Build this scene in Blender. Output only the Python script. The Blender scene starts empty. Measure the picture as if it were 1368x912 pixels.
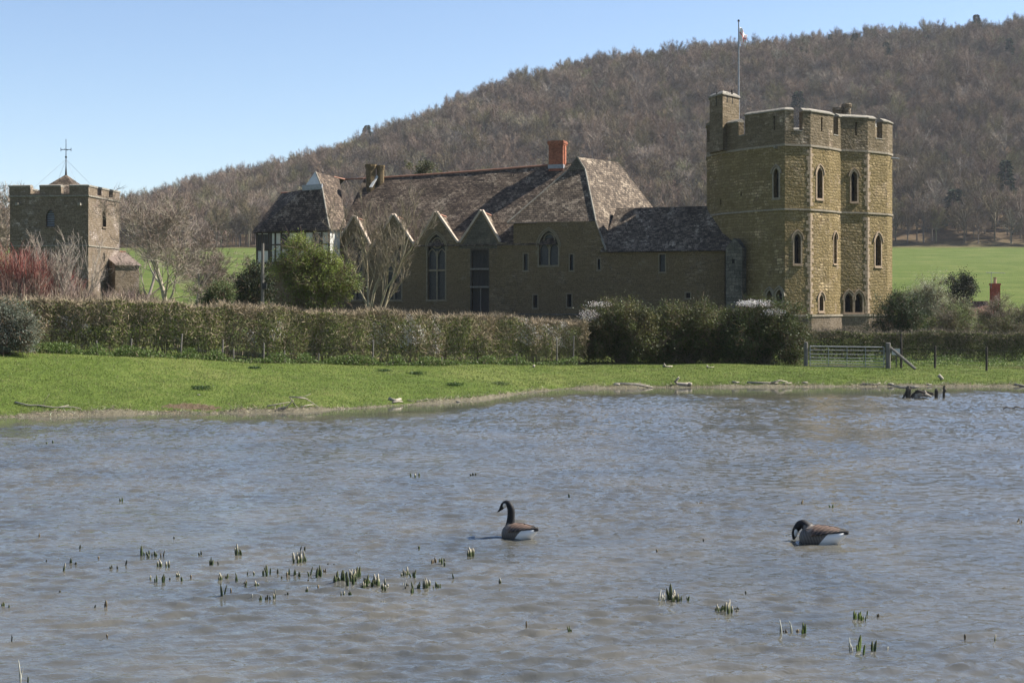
import bpy, bmesh, math, random
import numpy as np
from mathutils import Vector, Matrix
from mathutils.geometry import tessellate_polygon

R = math.radians
scene = bpy.context.scene
COL = scene.collection

# ------------------------------------------------------------------ camera
CAMZ, HOR, F, CX = 4.17, 405.0, 1900.0, 684.0
cam_data = bpy.data.cameras.new('camera')
cam_data.sensor_width = 36.0
cam_data.lens = 36.0 * F / 1368.0
cam_data.shift_y = -(456.0 - HOR) / 1368.0
cam_data.clip_start = 0.2
cam_data.clip_end = 30000
cam = bpy.data.objects.new('camera', cam_data)
cam.location = (0, 0, CAMZ)
cam.rotation_euler = (R(90), 0, 0)
COL.objects.link(cam)
scene.camera = cam

# ------------------------------------------------------------------ world and sun
SUN_AZ, SUN_EL = 13.0, 43.0          # azimuth counted from +X towards +Y
world = bpy.data.worlds.new('World'); scene.world = world
world.use_nodes = True
wn, wl = world.node_tree.nodes, world.node_tree.links
bg = wn['Background']
sky = wn.new('ShaderNodeTexSky'); sky.sky_type = 'NISHITA'; sky.sun_disc = False
sky.sun_elevation = R(SUN_EL); sky.sun_rotation = R(90 - SUN_AZ)
sky.altitude = 100; sky.air_density = 1.0; sky.dust_density = 0.35; sky.ozone_density = 2.2
tn = wn.new('ShaderNodeMix'); tn.data_type = 'RGBA'; tn.blend_type = 'MULTIPLY'; tn.inputs[0].default_value = 1; tn.inputs[7].default_value = (1.0, 1.0, 1.06, 1)
wl.new(sky.outputs[0], tn.inputs[6]); wl.new(tn.outputs[2], bg.inputs[0]); bg.inputs[1].default_value = 0.064
sd = bpy.data.lights.new('sun', 'SUN'); sd.energy = 5.0; sd.angle = R(0.5); sd.color = (1.0, 0.95, 0.87)
sun = bpy.data.objects.new('sun', sd); COL.objects.link(sun)
sdir = Vector((math.cos(R(SUN_EL)) * math.cos(R(SUN_AZ)), math.cos(R(SUN_EL)) * math.sin(R(SUN_AZ)), math.sin(R(SUN_EL))))
sun.location = sdir * 300
sun.rotation_euler = sdir.to_track_quat('Z', 'Y').to_euler()
vs = scene.view_settings
vs.view_transform = 'Standard'; vs.look = 'None'; vs.exposure = 1.32; vs.gamma = 1; vs.use_curve_mapping = False
try:
    scene.cycles.max_bounces = 6; scene.cycles.transparent_max_bounces = 8
except Exception: pass

# ------------------------------------------------------------------ helpers
rng = np.random.default_rng(7)

def ray(px, py, D):
    """point seen at photo position (px, py), D metres out"""
    return Vector(((px - CX) / F * D, D, CAMZ + (HOR - py) / F * D))

def tag(o, label=None, cat=None, group=None, kind=None):
    if label: o['label'] = label
    if cat: o['category'] = cat
    if group: o['group'] = group
    if kind: o['kind'] = kind
    return o

def empty(name, loc, label, cat, group=None, rz=0.0):
    o = bpy.data.objects.new(name, None); COL.objects.link(o)
    o.empty_display_size = 0.5
    o.location = loc; o.rotation_euler = (0, 0, rz)
    return tag(o, label, cat, group)

def finish(name, me, mat, parent, smooth=False, off=True):
    o = bpy.data.objects.new(name, me); COL.objects.link(o)
    if mat is not None: me.materials.append(mat)
    if parent is not None: o.parent = parent
    if smooth: me.shade_smooth()
    return o

def top_of(p):
    while p is not None and p.parent is not None: p = p.parent
    return p

def mesh(name, verts, faces, mat, parent=None, smooth=False, uv=True, local=False):
    """verts in world coordinates (moved into the root's frame) unless local"""
    me = bpy.data.meshes.new(name)
    if parent is not None and not local:
        l = top_of(parent).location
        verts = [(v[0] - l[0], v[1] - l[1], v[2] - l[2]) for v in verts]
    me.from_pydata([tuple(v) for v in verts], [], faces)
    me.update()
    if uv: auto_uv(me)
    return finish(name, me, mat, parent, smooth)

def auto_uv(me):
    lay = me.uv_layers.new(name='UVMap')
    for p in me.polygons:
        n = p.normal
        if abs(n.z) > 0.97:
            a, b = Vector((1, 0, 0)), Vector((0, 1, 0))
        else:
            a = Vector((-n.y, n.x, 0)).normalized(); b = n.cross(a)
        for li in p.loop_indices:
            co = me.vertices[me.loops[li].vertex_index].co
            lay.data[li].uv = (co.dot(a), co.dot(b))

class MB:
    """collects simple solids, then links them as one mesh"""
    def __init__(s): s.v = []; s.f = []; s.rec = []
    def add(s, vs, fs):
        k = len(s.v); s.rec.append((k, k + len(vs), len(s.f), len(s.f) + len(fs))); s.v += [Vector(v) for v in vs]; s.f += [[i + k for i in f] for f in fs]
        return s
    def box(s, a, b):
        x0, y0, z0 = a; x1, y1, z1 = b
        return s.add([(x0,y0,z0),(x1,y0,z0),(x1,y1,z0),(x0,y1,z0),(x0,y0,z1),(x1,y0,z1),(x1,y1,z1),(x0,y1,z1)],
              [(0,3,2,1),(4,5,6,7),(0,1,5,4),(1,2,6,5),(2,3,7,6),(3,0,4,7)])
    def hexa(s, lo, hi):
        """two rings of equal length (counter-clockwise seen from above)"""
        n = len(lo)
        return s.add(list(lo) + list(hi), [list(range(n - 1, -1, -1)), list(range(n, 2 * n))] +
                     [[i, (i + 1) % n, n + (i + 1) % n, n + i] for i in range(n)])
    def tube(s, pts, rad, n=6, cap=True):
        pts = [Vector(p) for p in pts]
        if not hasattr(rad, '__len__'): rad = [rad] * len(pts)
        rings = []
        ref = Vector((0.3, 0.2, 1)).normalized()
        for i, p in enumerate(pts):
            t = (pts[min(i + 1, len(pts) - 1)] - pts[max(i - 1, 0)]).normalized()
            a = t.cross(ref)
            if a.length < 0.1: a = t.cross(Vector((1, 0, 0)))
            a.normalize(); b = t.cross(a)
            rings.append([p + (a * math.cos(2 * math.pi * j / n) + b * math.sin(2 * math.pi * j / n)) * rad[i] for j in range(n)])
        vs = [v for r in rings for v in r]; fs = []
        for i in range(len(pts) - 1):
            for j in range(n):
                fs.append([i * n + j, i * n + (j + 1) % n, (i + 1) * n + (j + 1) % n, (i + 1) * n + j])
        if cap:
            fs.append(list(range(n - 1, -1, -1))); fs.append([(len(pts) - 1) * n + j for j in range(n)])
        return s.add(vs, fs)
    def slab(s, poly, th):
        """planar-ish polygon given thickness th against its normal"""
        poly = [Vector(p) for p in poly]
        n = Vector((0, 0, 0))
        for i in range(len(poly)):
            a, b = poly[i], poly[(i + 1) % len(poly)]
            n += a.cross(b)
        n.normalize()
        k = len(poly)
        lo = [p - n * th for p in poly]
        return s.add(poly + lo, [list(range(k)), list(range(2 * k - 1, k - 1, -1))] +
                     [[(i + 1) % k, i, k + i, k + (i + 1) % k] for i in range(k)])
    def pieces(s, name, mat, parent=None, smooth=False):
        """every solid added becomes an object of its own"""
        o = None
        for v0, v1, f0, f1 in s.rec:
            o = mesh(name, s.v[v0:v1], [[i - v0 for i in f] for f in s.f[f0:f1]], mat, parent, smooth)
        return o
    def build(s, name, mat, parent=None, smooth=False, uv=True, local=False):
        return mesh(name, s.v, s.f, mat, parent, smooth, uv, local)

def fast_mesh(name, V, T, mat, parent=None, col=None, smooth=False, k=3):
    """numpy vertices (N,3), faces (M,k), per-vertex colours (N,3); coordinates local to the object"""
    me = bpy.data.meshes.new(name)
    V = np.asarray(V, np.float32); T = np.asarray(T, np.int32)
    me.vertices.add(len(V)); me.vertices.foreach_set('co', V.ravel())
    me.loops.add(T.size); me.loops.foreach_set('vertex_index', T.ravel())
    me.polygons.add(len(T))
    me.polygons.foreach_set('loop_start', np.arange(0, T.size, k, dtype=np.int32))
    me.update(calc_edges=True)
    if col is not None:
        ca = me.color_attributes.new('Col', 'FLOAT_COLOR', 'POINT')
        c4 = np.ones((len(V), 4), np.float32); c4[:, :3] = col
        ca.data.foreach_set('color', c4.ravel())
    if smooth: me.shade_smooth()
    if mat is False: return me
    return finish(name, me, mat, parent)

# ------------------------------------------------------------------ node helpers
def newmat(name):
    m = bpy.data.materials.new(name); m.use_nodes = True
    nt = m.node_tree; b = nt.nodes['Principled BSDF']
    b.inputs['Roughness'].default_value = 0.85
    b.inputs['Specular IOR Level'].default_value = 0.25
    return m, nt, b
def N(nt, typ, **kw):
    n = nt.nodes.new(typ)
    for k, v in kw.items():
        if k in n.inputs: n.inputs[k].default_value = v
        else: setattr(n, k, v)
    return n
def L(nt, a, b): nt.links.new(a, b)
def ramp(nt, fac, stops):
    r = nt.nodes.new('ShaderNodeValToRGB'); L(nt, fac, r.inputs[0])
    el = r.color_ramp.elements
    while len(el) < len(stops): el.new(0.5)
    for e, (p, c) in zip(el, stops):
        e.position = p; e.color = (c[0], c[1], c[2], 1) if hasattr(c, '__len__') else (c, c, c, 1)
    return r.outputs[0]
def mix(nt, fac, a, b, mode='MIX'):
    m = nt.nodes.new('ShaderNodeMix'); m.data_type = 'RGBA'; m.blend_type = mode
    for s, v in ((m.inputs[0], fac), (m.inputs[6], a), (m.inputs[7], b)):
        if hasattr(v, 'node'): L(nt, v, s)
        elif hasattr(v, '__len__'): s.default_value = (v[0], v[1], v[2], 1)
        else: s.default_value = v
    return m.outputs[2]
def mathn(nt, op, a, b=0.0, clamp=False):
    m = nt.nodes.new('ShaderNodeMath'); m.operation = op; m.use_clamp = clamp
    for s, v in ((m.inputs[0], a), (m.inputs[1], b)):
        if hasattr(v, 'node'): L(nt, v, s)
        else: s.default_value = v
    return m.outputs[0]
def noise(nt, vec, scale, detail=4, rough=0.55, dist=0.0):
    n = N(nt, 'ShaderNodeTexNoise'); n.inputs['Scale'].default_value = scale
    n.inputs['Detail'].default_value = detail; n.inputs['Roughness'].default_value = rough
    n.inputs['Distortion'].default_value = dist
    L(nt, vec, n.inputs['Vector']); return n
def vscale(nt, vec, s):
    m = nt.nodes.new('ShaderNodeMapping'); L(nt, vec, m.inputs[0]); m.inputs['Scale'].default_value = s
    return m.outputs[0]
def bump(nt, h, strength, dist, bsdf, prev=None):
    b = nt.nodes.new('ShaderNodeBump'); b.inputs['Strength'].default_value = strength
    b.inputs['Distance'].default_value = dist; L(nt, h, b.inputs['Height'])
    if prev is not None: L(nt, prev, b.inputs['Normal'])
    L(nt, b.outputs[0], bsdf.inputs['Normal']); return b.outputs[0]

def stone_mat(name, ca, cb, cm, row=0.22, wid=0.5, moss=None, moss_amt=0.5, relief=0.06, patch=None, mortar=0.02):
    """coursed rubble: brick pattern wobbled by noise, blocks of two tones, lichen patches"""
    m, nt, b = newmat(name)
    K = 0.76
    ca, cb, cm = [tuple(q * K for q in t) for t in (ca, cb, cm)]
    if moss: moss = tuple(q * K for q in moss)
    if patch: patch = tuple(q * K for q in patch)
    tc = nt.nodes.new('ShaderNodeTexCoord'); uv = tc.outputs['UV']; ob = tc.outputs['Object']
    wob = noise(nt, uv, 1.7, 3)
    w2 = noise(nt, uv, 0.45, 2)
    sub = nt.nodes.new('ShaderNodeVectorMath'); sub.operation = 'MULTIPLY_ADD'
    L(nt, wob.outputs['Color'], sub.inputs[0]); sub.inputs[1].default_value = (0.30, 0.16, 0); L(nt, uv, sub.inputs[2])
    sub2 = nt.nodes.new('ShaderNodeVectorMath'); sub2.operation = 'MULTIPLY_ADD'
    L(nt, w2.outputs['Color'], sub2.inputs[0]); sub2.inputs[1].default_value = (0.5, 0.45, 0); L(nt, sub.outputs[0], sub2.inputs[2])
    br = nt.nodes.new('ShaderNodeTexBrick'); L(nt, sub2.outputs[0], br.inputs['Vector'])
    br.inputs['Scale'].default_value = 1.0
    br.inputs['Brick Width'].default_value = wid; br.inputs['Row Height'].default_value = row
    br.inputs['Mortar Size'].default_value = mortar; br.inputs['Mortar Smooth'].default_value = 0.6
    br.offset = 0.43; br.squash = 0.75; br.squash_frequency = 3
    br.inputs['Color1'].default_value = (*ca, 1); br.inputs['Color2'].default_value = (*cb, 1); br.inputs['Mortar'].default_value = (*cm, 1)
    n1 = noise(nt, ob, 0.35, 5, 0.6); n2 = noise(nt, ob, 2.6, 6, 0.7); n3 = noise(nt, ob, 11, 4, 0.7)
    c = br.outputs['Color']
    v = ramp(nt, n3.outputs['Fac'], [(0.3, 0.55), (0.7, 1.4)])
    n4 = noise(nt, ob, 0.8, 4, 0.7)
    c = mix(nt, 1.0, c, ramp(nt, n4.outputs['Fac'], [(0.3, (0.58, 0.58, 0.60)), (0.5, (0.96, 0.96, 0.98)), (0.7, (1.28, 1.22, 1.16))]), 'MULTIPLY')
    c = mix(nt, 1.0, c, v, 'MULTIPLY')
    if moss:
        mk = mathn(nt, 'ADD', mathn(nt, 'MULTIPLY', n1.outputs['Fac'], 1.3), mathn(nt, 'MULTIPLY', n2.outputs['Fac'], 0.8))
        mk = ramp(nt, mk, [(max(0.0, 1.05 - moss_amt * 0.5) * 0.85, 0.0), (min(1.0, 1.22 - moss_amt * 0.35), 1.0)])
        c = mix(nt, mathn(nt, 'MULTIPLY', mk, 0.8), c, mix(nt, 1.0, moss, v, 'MULTIPLY'))
    if patch:
        pk = ramp(nt, noise(nt, ob, 0.9, 5, 0.75).outputs['Fac'], [(0.60, 0.0), (0.70, 0.75)])
        c = mix(nt, pk, c, patch)
    L(nt, c, b.inputs['Base Color'])
    nm = noise(nt, vscale(nt, ob, (1, 1, 1.6)), 3.6, 2, 0.5)
    hh = mathn(nt, 'ADD', mathn(nt, 'MULTIPLY', br.outputs['Fac'], -0.45), mathn(nt, 'MULTIPLY', nm.outputs['Fac'], 2.4))
    hh = mathn(nt, 'ADD', hh, mathn(nt, 'MULTIPLY', n3.outputs['Fac'], 0.12))
    bump(nt, hh, 1.0, relief, b)
    b.inputs['Roughness'].default_value = 0.95; b.inputs['Specular IOR Level'].default_value = 0.1
    return m

def tile_mat(name, dark, mid, fleck, amt=0.5):
    """stone slates in courses, with pale lichen flecks"""
    m, nt, b = newmat(name)
    dark, mid, fleck = [tuple(q * 0.8 for q in t) for t in (dark, mid, fleck)]
    tc = nt.nodes.new('ShaderNodeTexCoord'); uv = tc.outputs['UV']; ob = tc.outputs['Object']
    wob = noise(nt, uv, 1.3, 3)
    sub = nt.nodes.new('ShaderNodeVectorMath'); sub.operation = 'MULTIPLY_ADD'
    L(nt, wob.outputs['Color'], sub.inputs[0]); sub.inputs[1].default_value = (0.1, 0.12, 0); L(nt, uv, sub.inputs[2])
    br = nt.nodes.new('ShaderNodeTexBrick'); L(nt, sub.outputs[0], br.inputs['Vector'])
    br.inputs['Scale'].default_value = 1.0; br.inputs['Brick Width'].default_value = 0.34; br.inputs['Row Height'].default_value = 0.24
    br.inputs['Mortar Size'].default_value = 0.022; br.inputs['Mortar Smooth'].default_value = 0.3
    br.inputs['Bias'].default_value = 0.0
    br.inputs['Color1'].default_value = (*dark, 1); br.inputs['Color2'].default_value = (*mid, 1)
    br.inputs['Mortar'].default_value = (dark[0] * 0.25, dark[1] * 0.25, dark[2] * 0.25, 1)
    st = vscale(nt, uv, (2.6, 6.5, 1))
    n2 = noise(nt, st, 2.0, 4, 0.7); n3 = noise(nt, ob, 0.5, 4, 0.6)
    cell = nt.nodes.new('ShaderNodeTexWhiteNoise')
    fl = nt.nodes.new('ShaderNodeVectorMath'); fl.operation = 'DIVIDE'; L(nt, sub.outputs[0], fl.inputs[0]); fl.inputs[1].default_value = (0.30, 0.24, 1)
    f2 = nt.nodes.new('ShaderNodeVectorMath'); f2.operation = 'FLOOR'; L(nt, fl.outputs[0], f2.inputs[0]); L(nt, f2.outputs[0], cell.inputs[0])
    c = mix(nt, 1.0, br.outputs['Color'], ramp(nt, cell.outputs['Value'], [(0.0, 0.6), (1.0, 1.45)]), 'MULTIPLY')
    k = mathn(nt, 'ADD', mathn(nt, 'MULTIPLY', n2.outputs['Fac'], 0.75), mathn(nt, 'MULTIPLY', n3.outputs['Fac'], 0.35))
    k = mathn(nt, 'ADD', k, mathn(nt, 'MULTIPLY', cell.outputs['Value'], 0.12))
    fk = ramp(nt, k, [(0.70 - 0.10 * amt, 0.0), (0.78 - 0.08 * amt, 1.0)])
    c = mix(nt, fk, c, fleck)
    c = mix(nt, 1.0, c, ramp(nt, n3.outputs['Fac'], [(0.3, 0.8), (0.7, 1.2)]), 'MULTIPLY')
    L(nt, c, b.inputs['Base Color'])
    # each course lies tilted over the one below
    sep = nt.nodes.new('ShaderNodeSeparateXYZ'); L(nt, sub.outputs[0], sep.inputs[0])
    saw = mathn(nt, 'FRACT', mathn(nt, 'DIVIDE', sep.outputs['Y'], 0.24))
    hh = mathn(nt, 'ADD', mathn(nt, 'MULTIPLY', saw, -0.6), mathn(nt, 'MULTIPLY', n2.outputs['Fac'], 0.25))
    hh = mathn(nt, 'ADD', hh, mathn(nt, 'MULTIPLY', cell.outputs['Value'], 0.5))
    bump(nt, hh, 1.0, 0.022, b)
    b.inputs['Roughness'].default_value = 0.9
    return m

def plain_mat(name, ca, cb, scale=6.0, bumpd=0.01, rough=0.85, stretch=(1, 1, 1), metal=0.0):
    m, nt, b = newmat(name)
    tc = nt.nodes.new('ShaderNodeTexCoord')
    n = noise(nt, vscale(nt, tc.outputs['Object'], stretch), scale, 5, 0.65)
    ca, cb = [tuple(q * 0.82 for q in t) for t in (ca, cb)]
    L(nt, ramp(nt, n.outputs['Fac'], [(0.3, ca), (0.7, cb)]), b.inputs['Base Color'])
    bump(nt, n.outputs['Fac'], 0.7, bumpd, b)
    b.inputs['Roughness'].default_value = rough; b.inputs['Metallic'].default_value = metal
    return m

def attr_mat(name, trans=0.0, rough=0.75, spec=0.2, vary=0.0, mult=(1, 1, 1)):
    m, nt, b = newmat(name)
    a = nt.nodes.new('ShaderNodeAttribute'); a.attribute_name = 'Col'
    c = mix(nt, 1.0, a.outputs['Color'], mult, 'MULTIPLY')
    if vary > 0:
        oi = nt.nodes.new('ShaderNodeObjectInfo')
        c = mix(nt, 1.0, c, ramp(nt, oi.outputs['Random'], [(0.0, (1 - vary, 1 - vary * .9, 1 - vary * .75)), (0.2, (1.0, 0.92, 0.88)), (0.4, (1 + vary * 1.1, 1 + vary, 1 + vary)), (0.5, (.62, .66, .62)),
                 (0.68, (1.02, 1.02, 0.84)), (0.76, (.86, .98, .66)), (0.84, (.78, .74, .74)), (1.0, (1.18, 1.12, 1.12))]), 'MULTIPLY')
    L(nt, c, b.inputs['Base Color'])
    b.inputs['Roughness'].default_value = rough; b.inputs['Specular IOR Level'].default_value = spec
    if trans > 0:
        t = nt.nodes.new('ShaderNodeBsdfTranslucent'); L(nt, c, t.inputs[0])
        ms = nt.nodes.new('ShaderNodeMixShader'); ms.inputs[0].default_value = trans
        L(nt, b.outputs[0], ms.inputs[1]); L(nt, t.outputs[0], ms.inputs[2])
        L(nt, ms.outputs[0], nt.nodes['Material Output'].inputs[0])
    return m

# ------------------------------------------------------------------ terrain
def interp(x, xs, ys): return np.interp(x, xs, ys)
_sp = [(-900,48),(-200,50),(0,51.8),(120,53.0),(200,53.6),(300,54.0),(400,54.6),(520,57.4),(640,61.5),(700,66),(760,69.3),(880,70.3),(1000,70.7),(1200,71.2),(1368,71.2),(1700,69),(2600,60)]
SX = [(p - CX) / F * d for p, d in _sp]; SY = [d for p, d in _sp]
_hp = [(-900,58,2.3),(-200,60,2.2),(0,62,2.05),(200,65,1.67),(400,69,1.19),(520,71.5,1.0),(700,77,.80),(780,79,.72),(1000,79,.72),(1368,79,.50),(2600,80,.6)]
HX = [(p - CX) / F * d for p, d, z in _hp]; HY = [d for p, d, z in _hp]; HZ = [z for p, d, z in _hp]
_rx = [-1500,-600,0,100,160,220,280,380,480,560,640,700,800,900,1000,1100,1200,1368,1600,2400,4000]
_ry = [345,330,300,285,272,257,240,213,183,151,120,99,75,63,53,45,35,25,30,90,200]
HILL0, HILL1 = 520.0, 950.0
def terrain(x, y):
    x = np.asarray(x, float); y = np.asarray(y, float)
    s = interp(x, SX, SY) + 0.35 * np.sin(x * 0.9) * np.exp(-((x + 5) / 18) ** 2) + 0.18 * np.sin(x * 2.7 + 1)
    h = interp(x, HX, HY); hz = interp(x, HX, HZ)
    t = np.clip((y - s) / np.maximum(h - s, 1), -3, 1)
    bank = hz * (1 - (1 - np.clip(t, 0, 1)) ** 1.5) + 0.05 * np.clip((y - s) / 0.3, 0, 1)
    pond = -np.clip((s - y) * 0.12, 0, 0.6)
    z = np.where(y > s, bank, pond)
    # near bank, where the photographer stands, and the pond's two ends
    z = np.where(y < 12, np.clip((12 - y) * 0.36, 0, 2.55) - 0.05, z)
    e = np.clip((np.abs(x) - 85) / 15, 0, 1); z = np.where((y < s), z * (1 - e) + 1.0 * e, z)
    # behind the hedge
    plat = 1.15 + 1.9 * np.clip((12 - x) / 12, 0, 1)
    u = np.clip((y - h) / 30.0, 0, 1); u = u * u * (3 - 2 * u)
    z = np.where(y > h, hz * (1 - u) + plat * u, z)
    u2 = np.clip((y - 125) / 30, 0, 1)
    z = np.where(y > 125, plat * (1 - u2) + 3.0 * u2, z)
    far = np.clip((y - 155) / (HILL0 - 155), 0, None)
    z = np.where(y > 155, 3.0 + 21.5 * np.clip(far, 0, 1) ** 1.25, z)
    px = x / np.maximum(y, 1) * F + CX
    ridge = 4.17 + (405 - interp(px, _rx, _ry)) * HILL1 / F - 15.0
    v = np.clip((y - HILL0) / (HILL1 - HILL0), 0, 1)
    z0 = 24.5
    hill = z0 + (np.maximum(ridge, 26) - z0) * (0.62 * v + 0.38 * v * v * (3 - 2 * v))
    bumps = 5.0 * np.sin(x * 0.021 + y * .004) * np.sin(y * 0.017 + 1.3) + 3.0 * np.sin(x * 0.053 + 2) * np.cos(y * 0.041)
    hill = hill + bumps * v * (1 - v) * 3
    z = np.where(y > HILL0, hill, z)
    back = np.clip((y - HILL1) / 1500, 0, 1)
    z = np.where(y > HILL1, z * (1 - back) + 10 * back, z)
    # soft roll of the bank
    near = (y > s) & (y < 110)
    z = z + np.where(near, 0.05 * np.sin(x * 0.8 + y * 0.5) * np.sin(y * 0.9 - x * .3) * np.clip((y - s) / 2, 0, 1), 0)
    return z
def tz(x, y): return float(terrain(x, y))
def ground(px, D):
    x = (px - CX) / F * D
    return Vector((x, D, tz(x, D)))
def ground_px(px, py, d0=12.0, d1=400.0):
    """where the line of sight through (px, py) meets the ground"""
    D = np.linspace(d0, d1, 8000); x = (px - CX) / F * D
    zr = CAMZ + (HOR - py) / F * D
    g = np.maximum(terrain(x, D), 0.0)
    i = int(np.argmax(g >= zr)); d = D[i]
    return Vector(((px - CX) / F * d, d, float(g[i])))

def axis(fine0, fine1, step, lo, hi, grow=1.09):
    a = list(np.arange(fine0, fine1 + 1e-6, step))
    s = step
    while a[-1] < hi: s = min(s * grow, 60 if a[-1] > 1300 else 14); a.append(a[-1] + s)
    s = step
    while a[0] > lo: s *= grow; a.insert(0, a[0] - s)
    return np.array(a)
def grid_mesh(name, xs, ys, zf, mat, kind='structure', cols=None):
    X, Y = np.meshgrid(xs, ys); Z = zf(X, Y)
    V = np.stack([X.ravel(), Y.ravel(), Z.ravel()], 1)
    nx, ny = len(xs), len(ys)
    i = (np.arange(ny - 1)[:, None] * nx + np.arange(nx - 1)[None, :]).ravel()
    Q = np.stack([i, i + 1, i + 1 + nx, i + nx], 1)
    c = cols(X.ravel(), Y.ravel()) if cols else None
    o = fast_mesh(name, V, Q, mat, col=c, smooth=True, k=4)
    tag(o, kind=kind); return o

def ground_cols(x, y):
    """r: bare wet mud, g: leaf litter under the wood, b: soil and worn patches"""
    s = interp(x, SX, SY)
    mud = np.clip(1 - (y - s - 0.1) / 0.7, 0, 1)
    mud = np.where(y < 12, np.clip((y - 8) / 2, 0, 1), mud)
    lit = np.clip((y - HILL0 + 4) / 8, 0, 1)
    h = interp(x, HX, HY)
    worn = np.exp(-(((x - (-12.4)) / 1.3) ** 2 + ((y - 54.9) / 0.5) ** 2) ** 2) * 1.0
    under = np.clip(1 - np.abs(y - h - 1.0) / 1.4, 0, 1) * 0.8
    return np.stack([mud, lit, np.maximum(worn, under)], 1)
# ------------------------------------------------------------------ ground and water
def ground_material():
    m, nt, b = newmat('pasture')
    a = nt.nodes.new('ShaderNodeAttribute'); a.attribute_name = 'Col'
    sp = nt.nodes.new('ShaderNodeSeparateColor'); L(nt, a.outputs['Color'], sp.inputs[0])
    ob = nt.nodes.new('ShaderNodeTexCoord').outputs['Object']
    n1 = noise(nt, ob, 0.09, 5, 0.6); n2 = noise(nt, ob, 0.9, 6, 0.7); n3 = noise(nt, vscale(nt, ob, (1, 0.5, 1)), 7, 5, 0.75)
    g = ramp(nt, n2.outputs['Fac'], [(0.25, (0.050, 0.074, 0.016)), (0.5, (0.074, 0.104, 0.022)), (0.75, (0.108, 0.132, 0.034))])
    g = mix(nt, 1.0, g, ramp(nt, n1.outputs['Fac'], [(0.3, 0.82), (0.7, 1.15)]), 'MULTIPLY')
    g = mix(nt, 1.0, g, ramp(nt, n3.outputs['Fac'], [(0.3, 0.65), (0.7, 1.3)]), 'MULTIPLY')
    dry = ramp(nt, mathn(nt, 'ADD', mathn(nt, 'MULTIPLY', n3.outputs['Fac'], .5), mathn(nt, 'MULTIPLY', n1.outputs['Fac'], .55)), [(0.52, 0), (0.63, 0.6)])
    g = mix(nt, dry, g, (0.13, 0.125, 0.045))
    soil = ramp(nt, n3.outputs['Fac'], [(0.3, (0.045, 0.031, 0.019)), (0.7, (0.145, 0.105, 0.07))])
    mud = ramp(nt, n3.outputs['Fac'], [(0.3, (0.06, 0.055, 0.036)), (0.7, (0.17, 0.15, 0.105))])
    lit = ramp(nt, n2.outputs['Fac'], [(0.3, (0.05, 0.035, 0.022)), (0.7, (0.12, 0.085, 0.05))])
    def edge(f, amp=0.6):
        k = mathn(nt, 'ADD', f, mathn(nt, 'MULTIPLY', mathn(nt, 'SUBTRACT', n2.outputs['Fac'], 0.5), amp * 2))
        k = mathn(nt, 'ADD', k, mathn(nt, 'MULTIPLY', mathn(nt, 'SUBTRACT', n3.outputs['Fac'], 0.5), amp * 2))
        return ramp(nt, k, [(0.42, 0), (0.58, 1)])
    c = mix(nt, edge(sp.outputs['Blue'], .8), g, soil)
    c = mix(nt, edge(sp.outputs['Red'], .5), c, mud)
    c = mix(nt, sp.outputs['Green'], c, lit)
    L(nt, c, b.inputs['Base Color'])
    hh = mathn(nt, 'ADD', mathn(nt, 'MULTIPLY', n3.outputs['Fac'], 0.7), mathn(nt, 'MULTIPLY', n2.outputs['Fac'], 1.2))
    bump(nt, hh, 0.9, 0.10, b)
    b.inputs['Roughness'].default_value = 1.0; b.inputs['Specular IOR Level'].default_value = 0.05
    return m
M = {}
M['ground'] = ground_material()
gx = axis(-30, 36, 0.4, -4500, 4500); gy = np.concatenate([axis(46, 86, 0.25, -300, 5000)])
ground_ob = grid_mesh('ground', gx, gy, terrain, M['ground'], cols=ground_cols)

def water_material():
    m, nt, b = newmat('pond_water')
    ob = nt.nodes.new('ShaderNodeTexCoord').outputs['Object']
    murk = ramp(nt, noise(nt, ob, 0.35, 4, 0.6).outputs['Fac'], [(0.3, (0.052, 0.054, 0.050)), (0.7, (0.098, 0.090, 0.070))])
    L(nt, murk, b.inputs['Base Color'])
    b.inputs['Roughness'].default_value = 0.05; b.inputs['IOR'].default_value = 1.52
    b.inputs['Specular IOR Level'].default_value = 0.5
    f = noise(nt, vscale(nt, ob, (5.5, 9, 1)), 1.0, 3, 0.55, 0.8)
    at = nt.nodes.new('ShaderNodeAttribute'); at.attribute_name = 'Col'
    bump(nt, f.outputs['Fac'], 1.0, 0.016, b)
    bn = [q for q in nt.nodes if q.type == 'BUMP'][0]; L(nt, mathn(nt, 'SUBTRACT', 1.0, at.outputs['Fac']), bn.inputs['Strength'])
    return m
M['water'] = water_material()
_wr = random.Random(5); WAVES = []
for _i in range(72):
    _lam = 0.14 * (0.62 / 0.14) ** (_wr.random() ** 1.15); _an = math.radians(_wr.gauss(97, 30))
    WAVES.append((2 * math.pi / _lam * math.cos(_an), 2 * math.pi / _lam * math.sin(_an), _wr.uniform(0, 6.28), 0.042 * _lam / (2 * math.pi)))
def calmness(x, y):
    s = interp(x, SX, SY)
    d = s - y + 1.0 * np.sin(x * .35) + 0.6 * np.sin(x * .9 + 1) + .4 * np.sin(x * 2.1 + y)
    w = interp(x, [-20, 0, 8, 20, 30], [4.5, 6.5, 8.5, 8, 6])
    return np.clip((w - d) / 3.0, 0, 1)
def water_cols(x, y):
    c_ = calmness(x, y) * .96; return np.stack([c_, c_, c_], 1)
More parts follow.
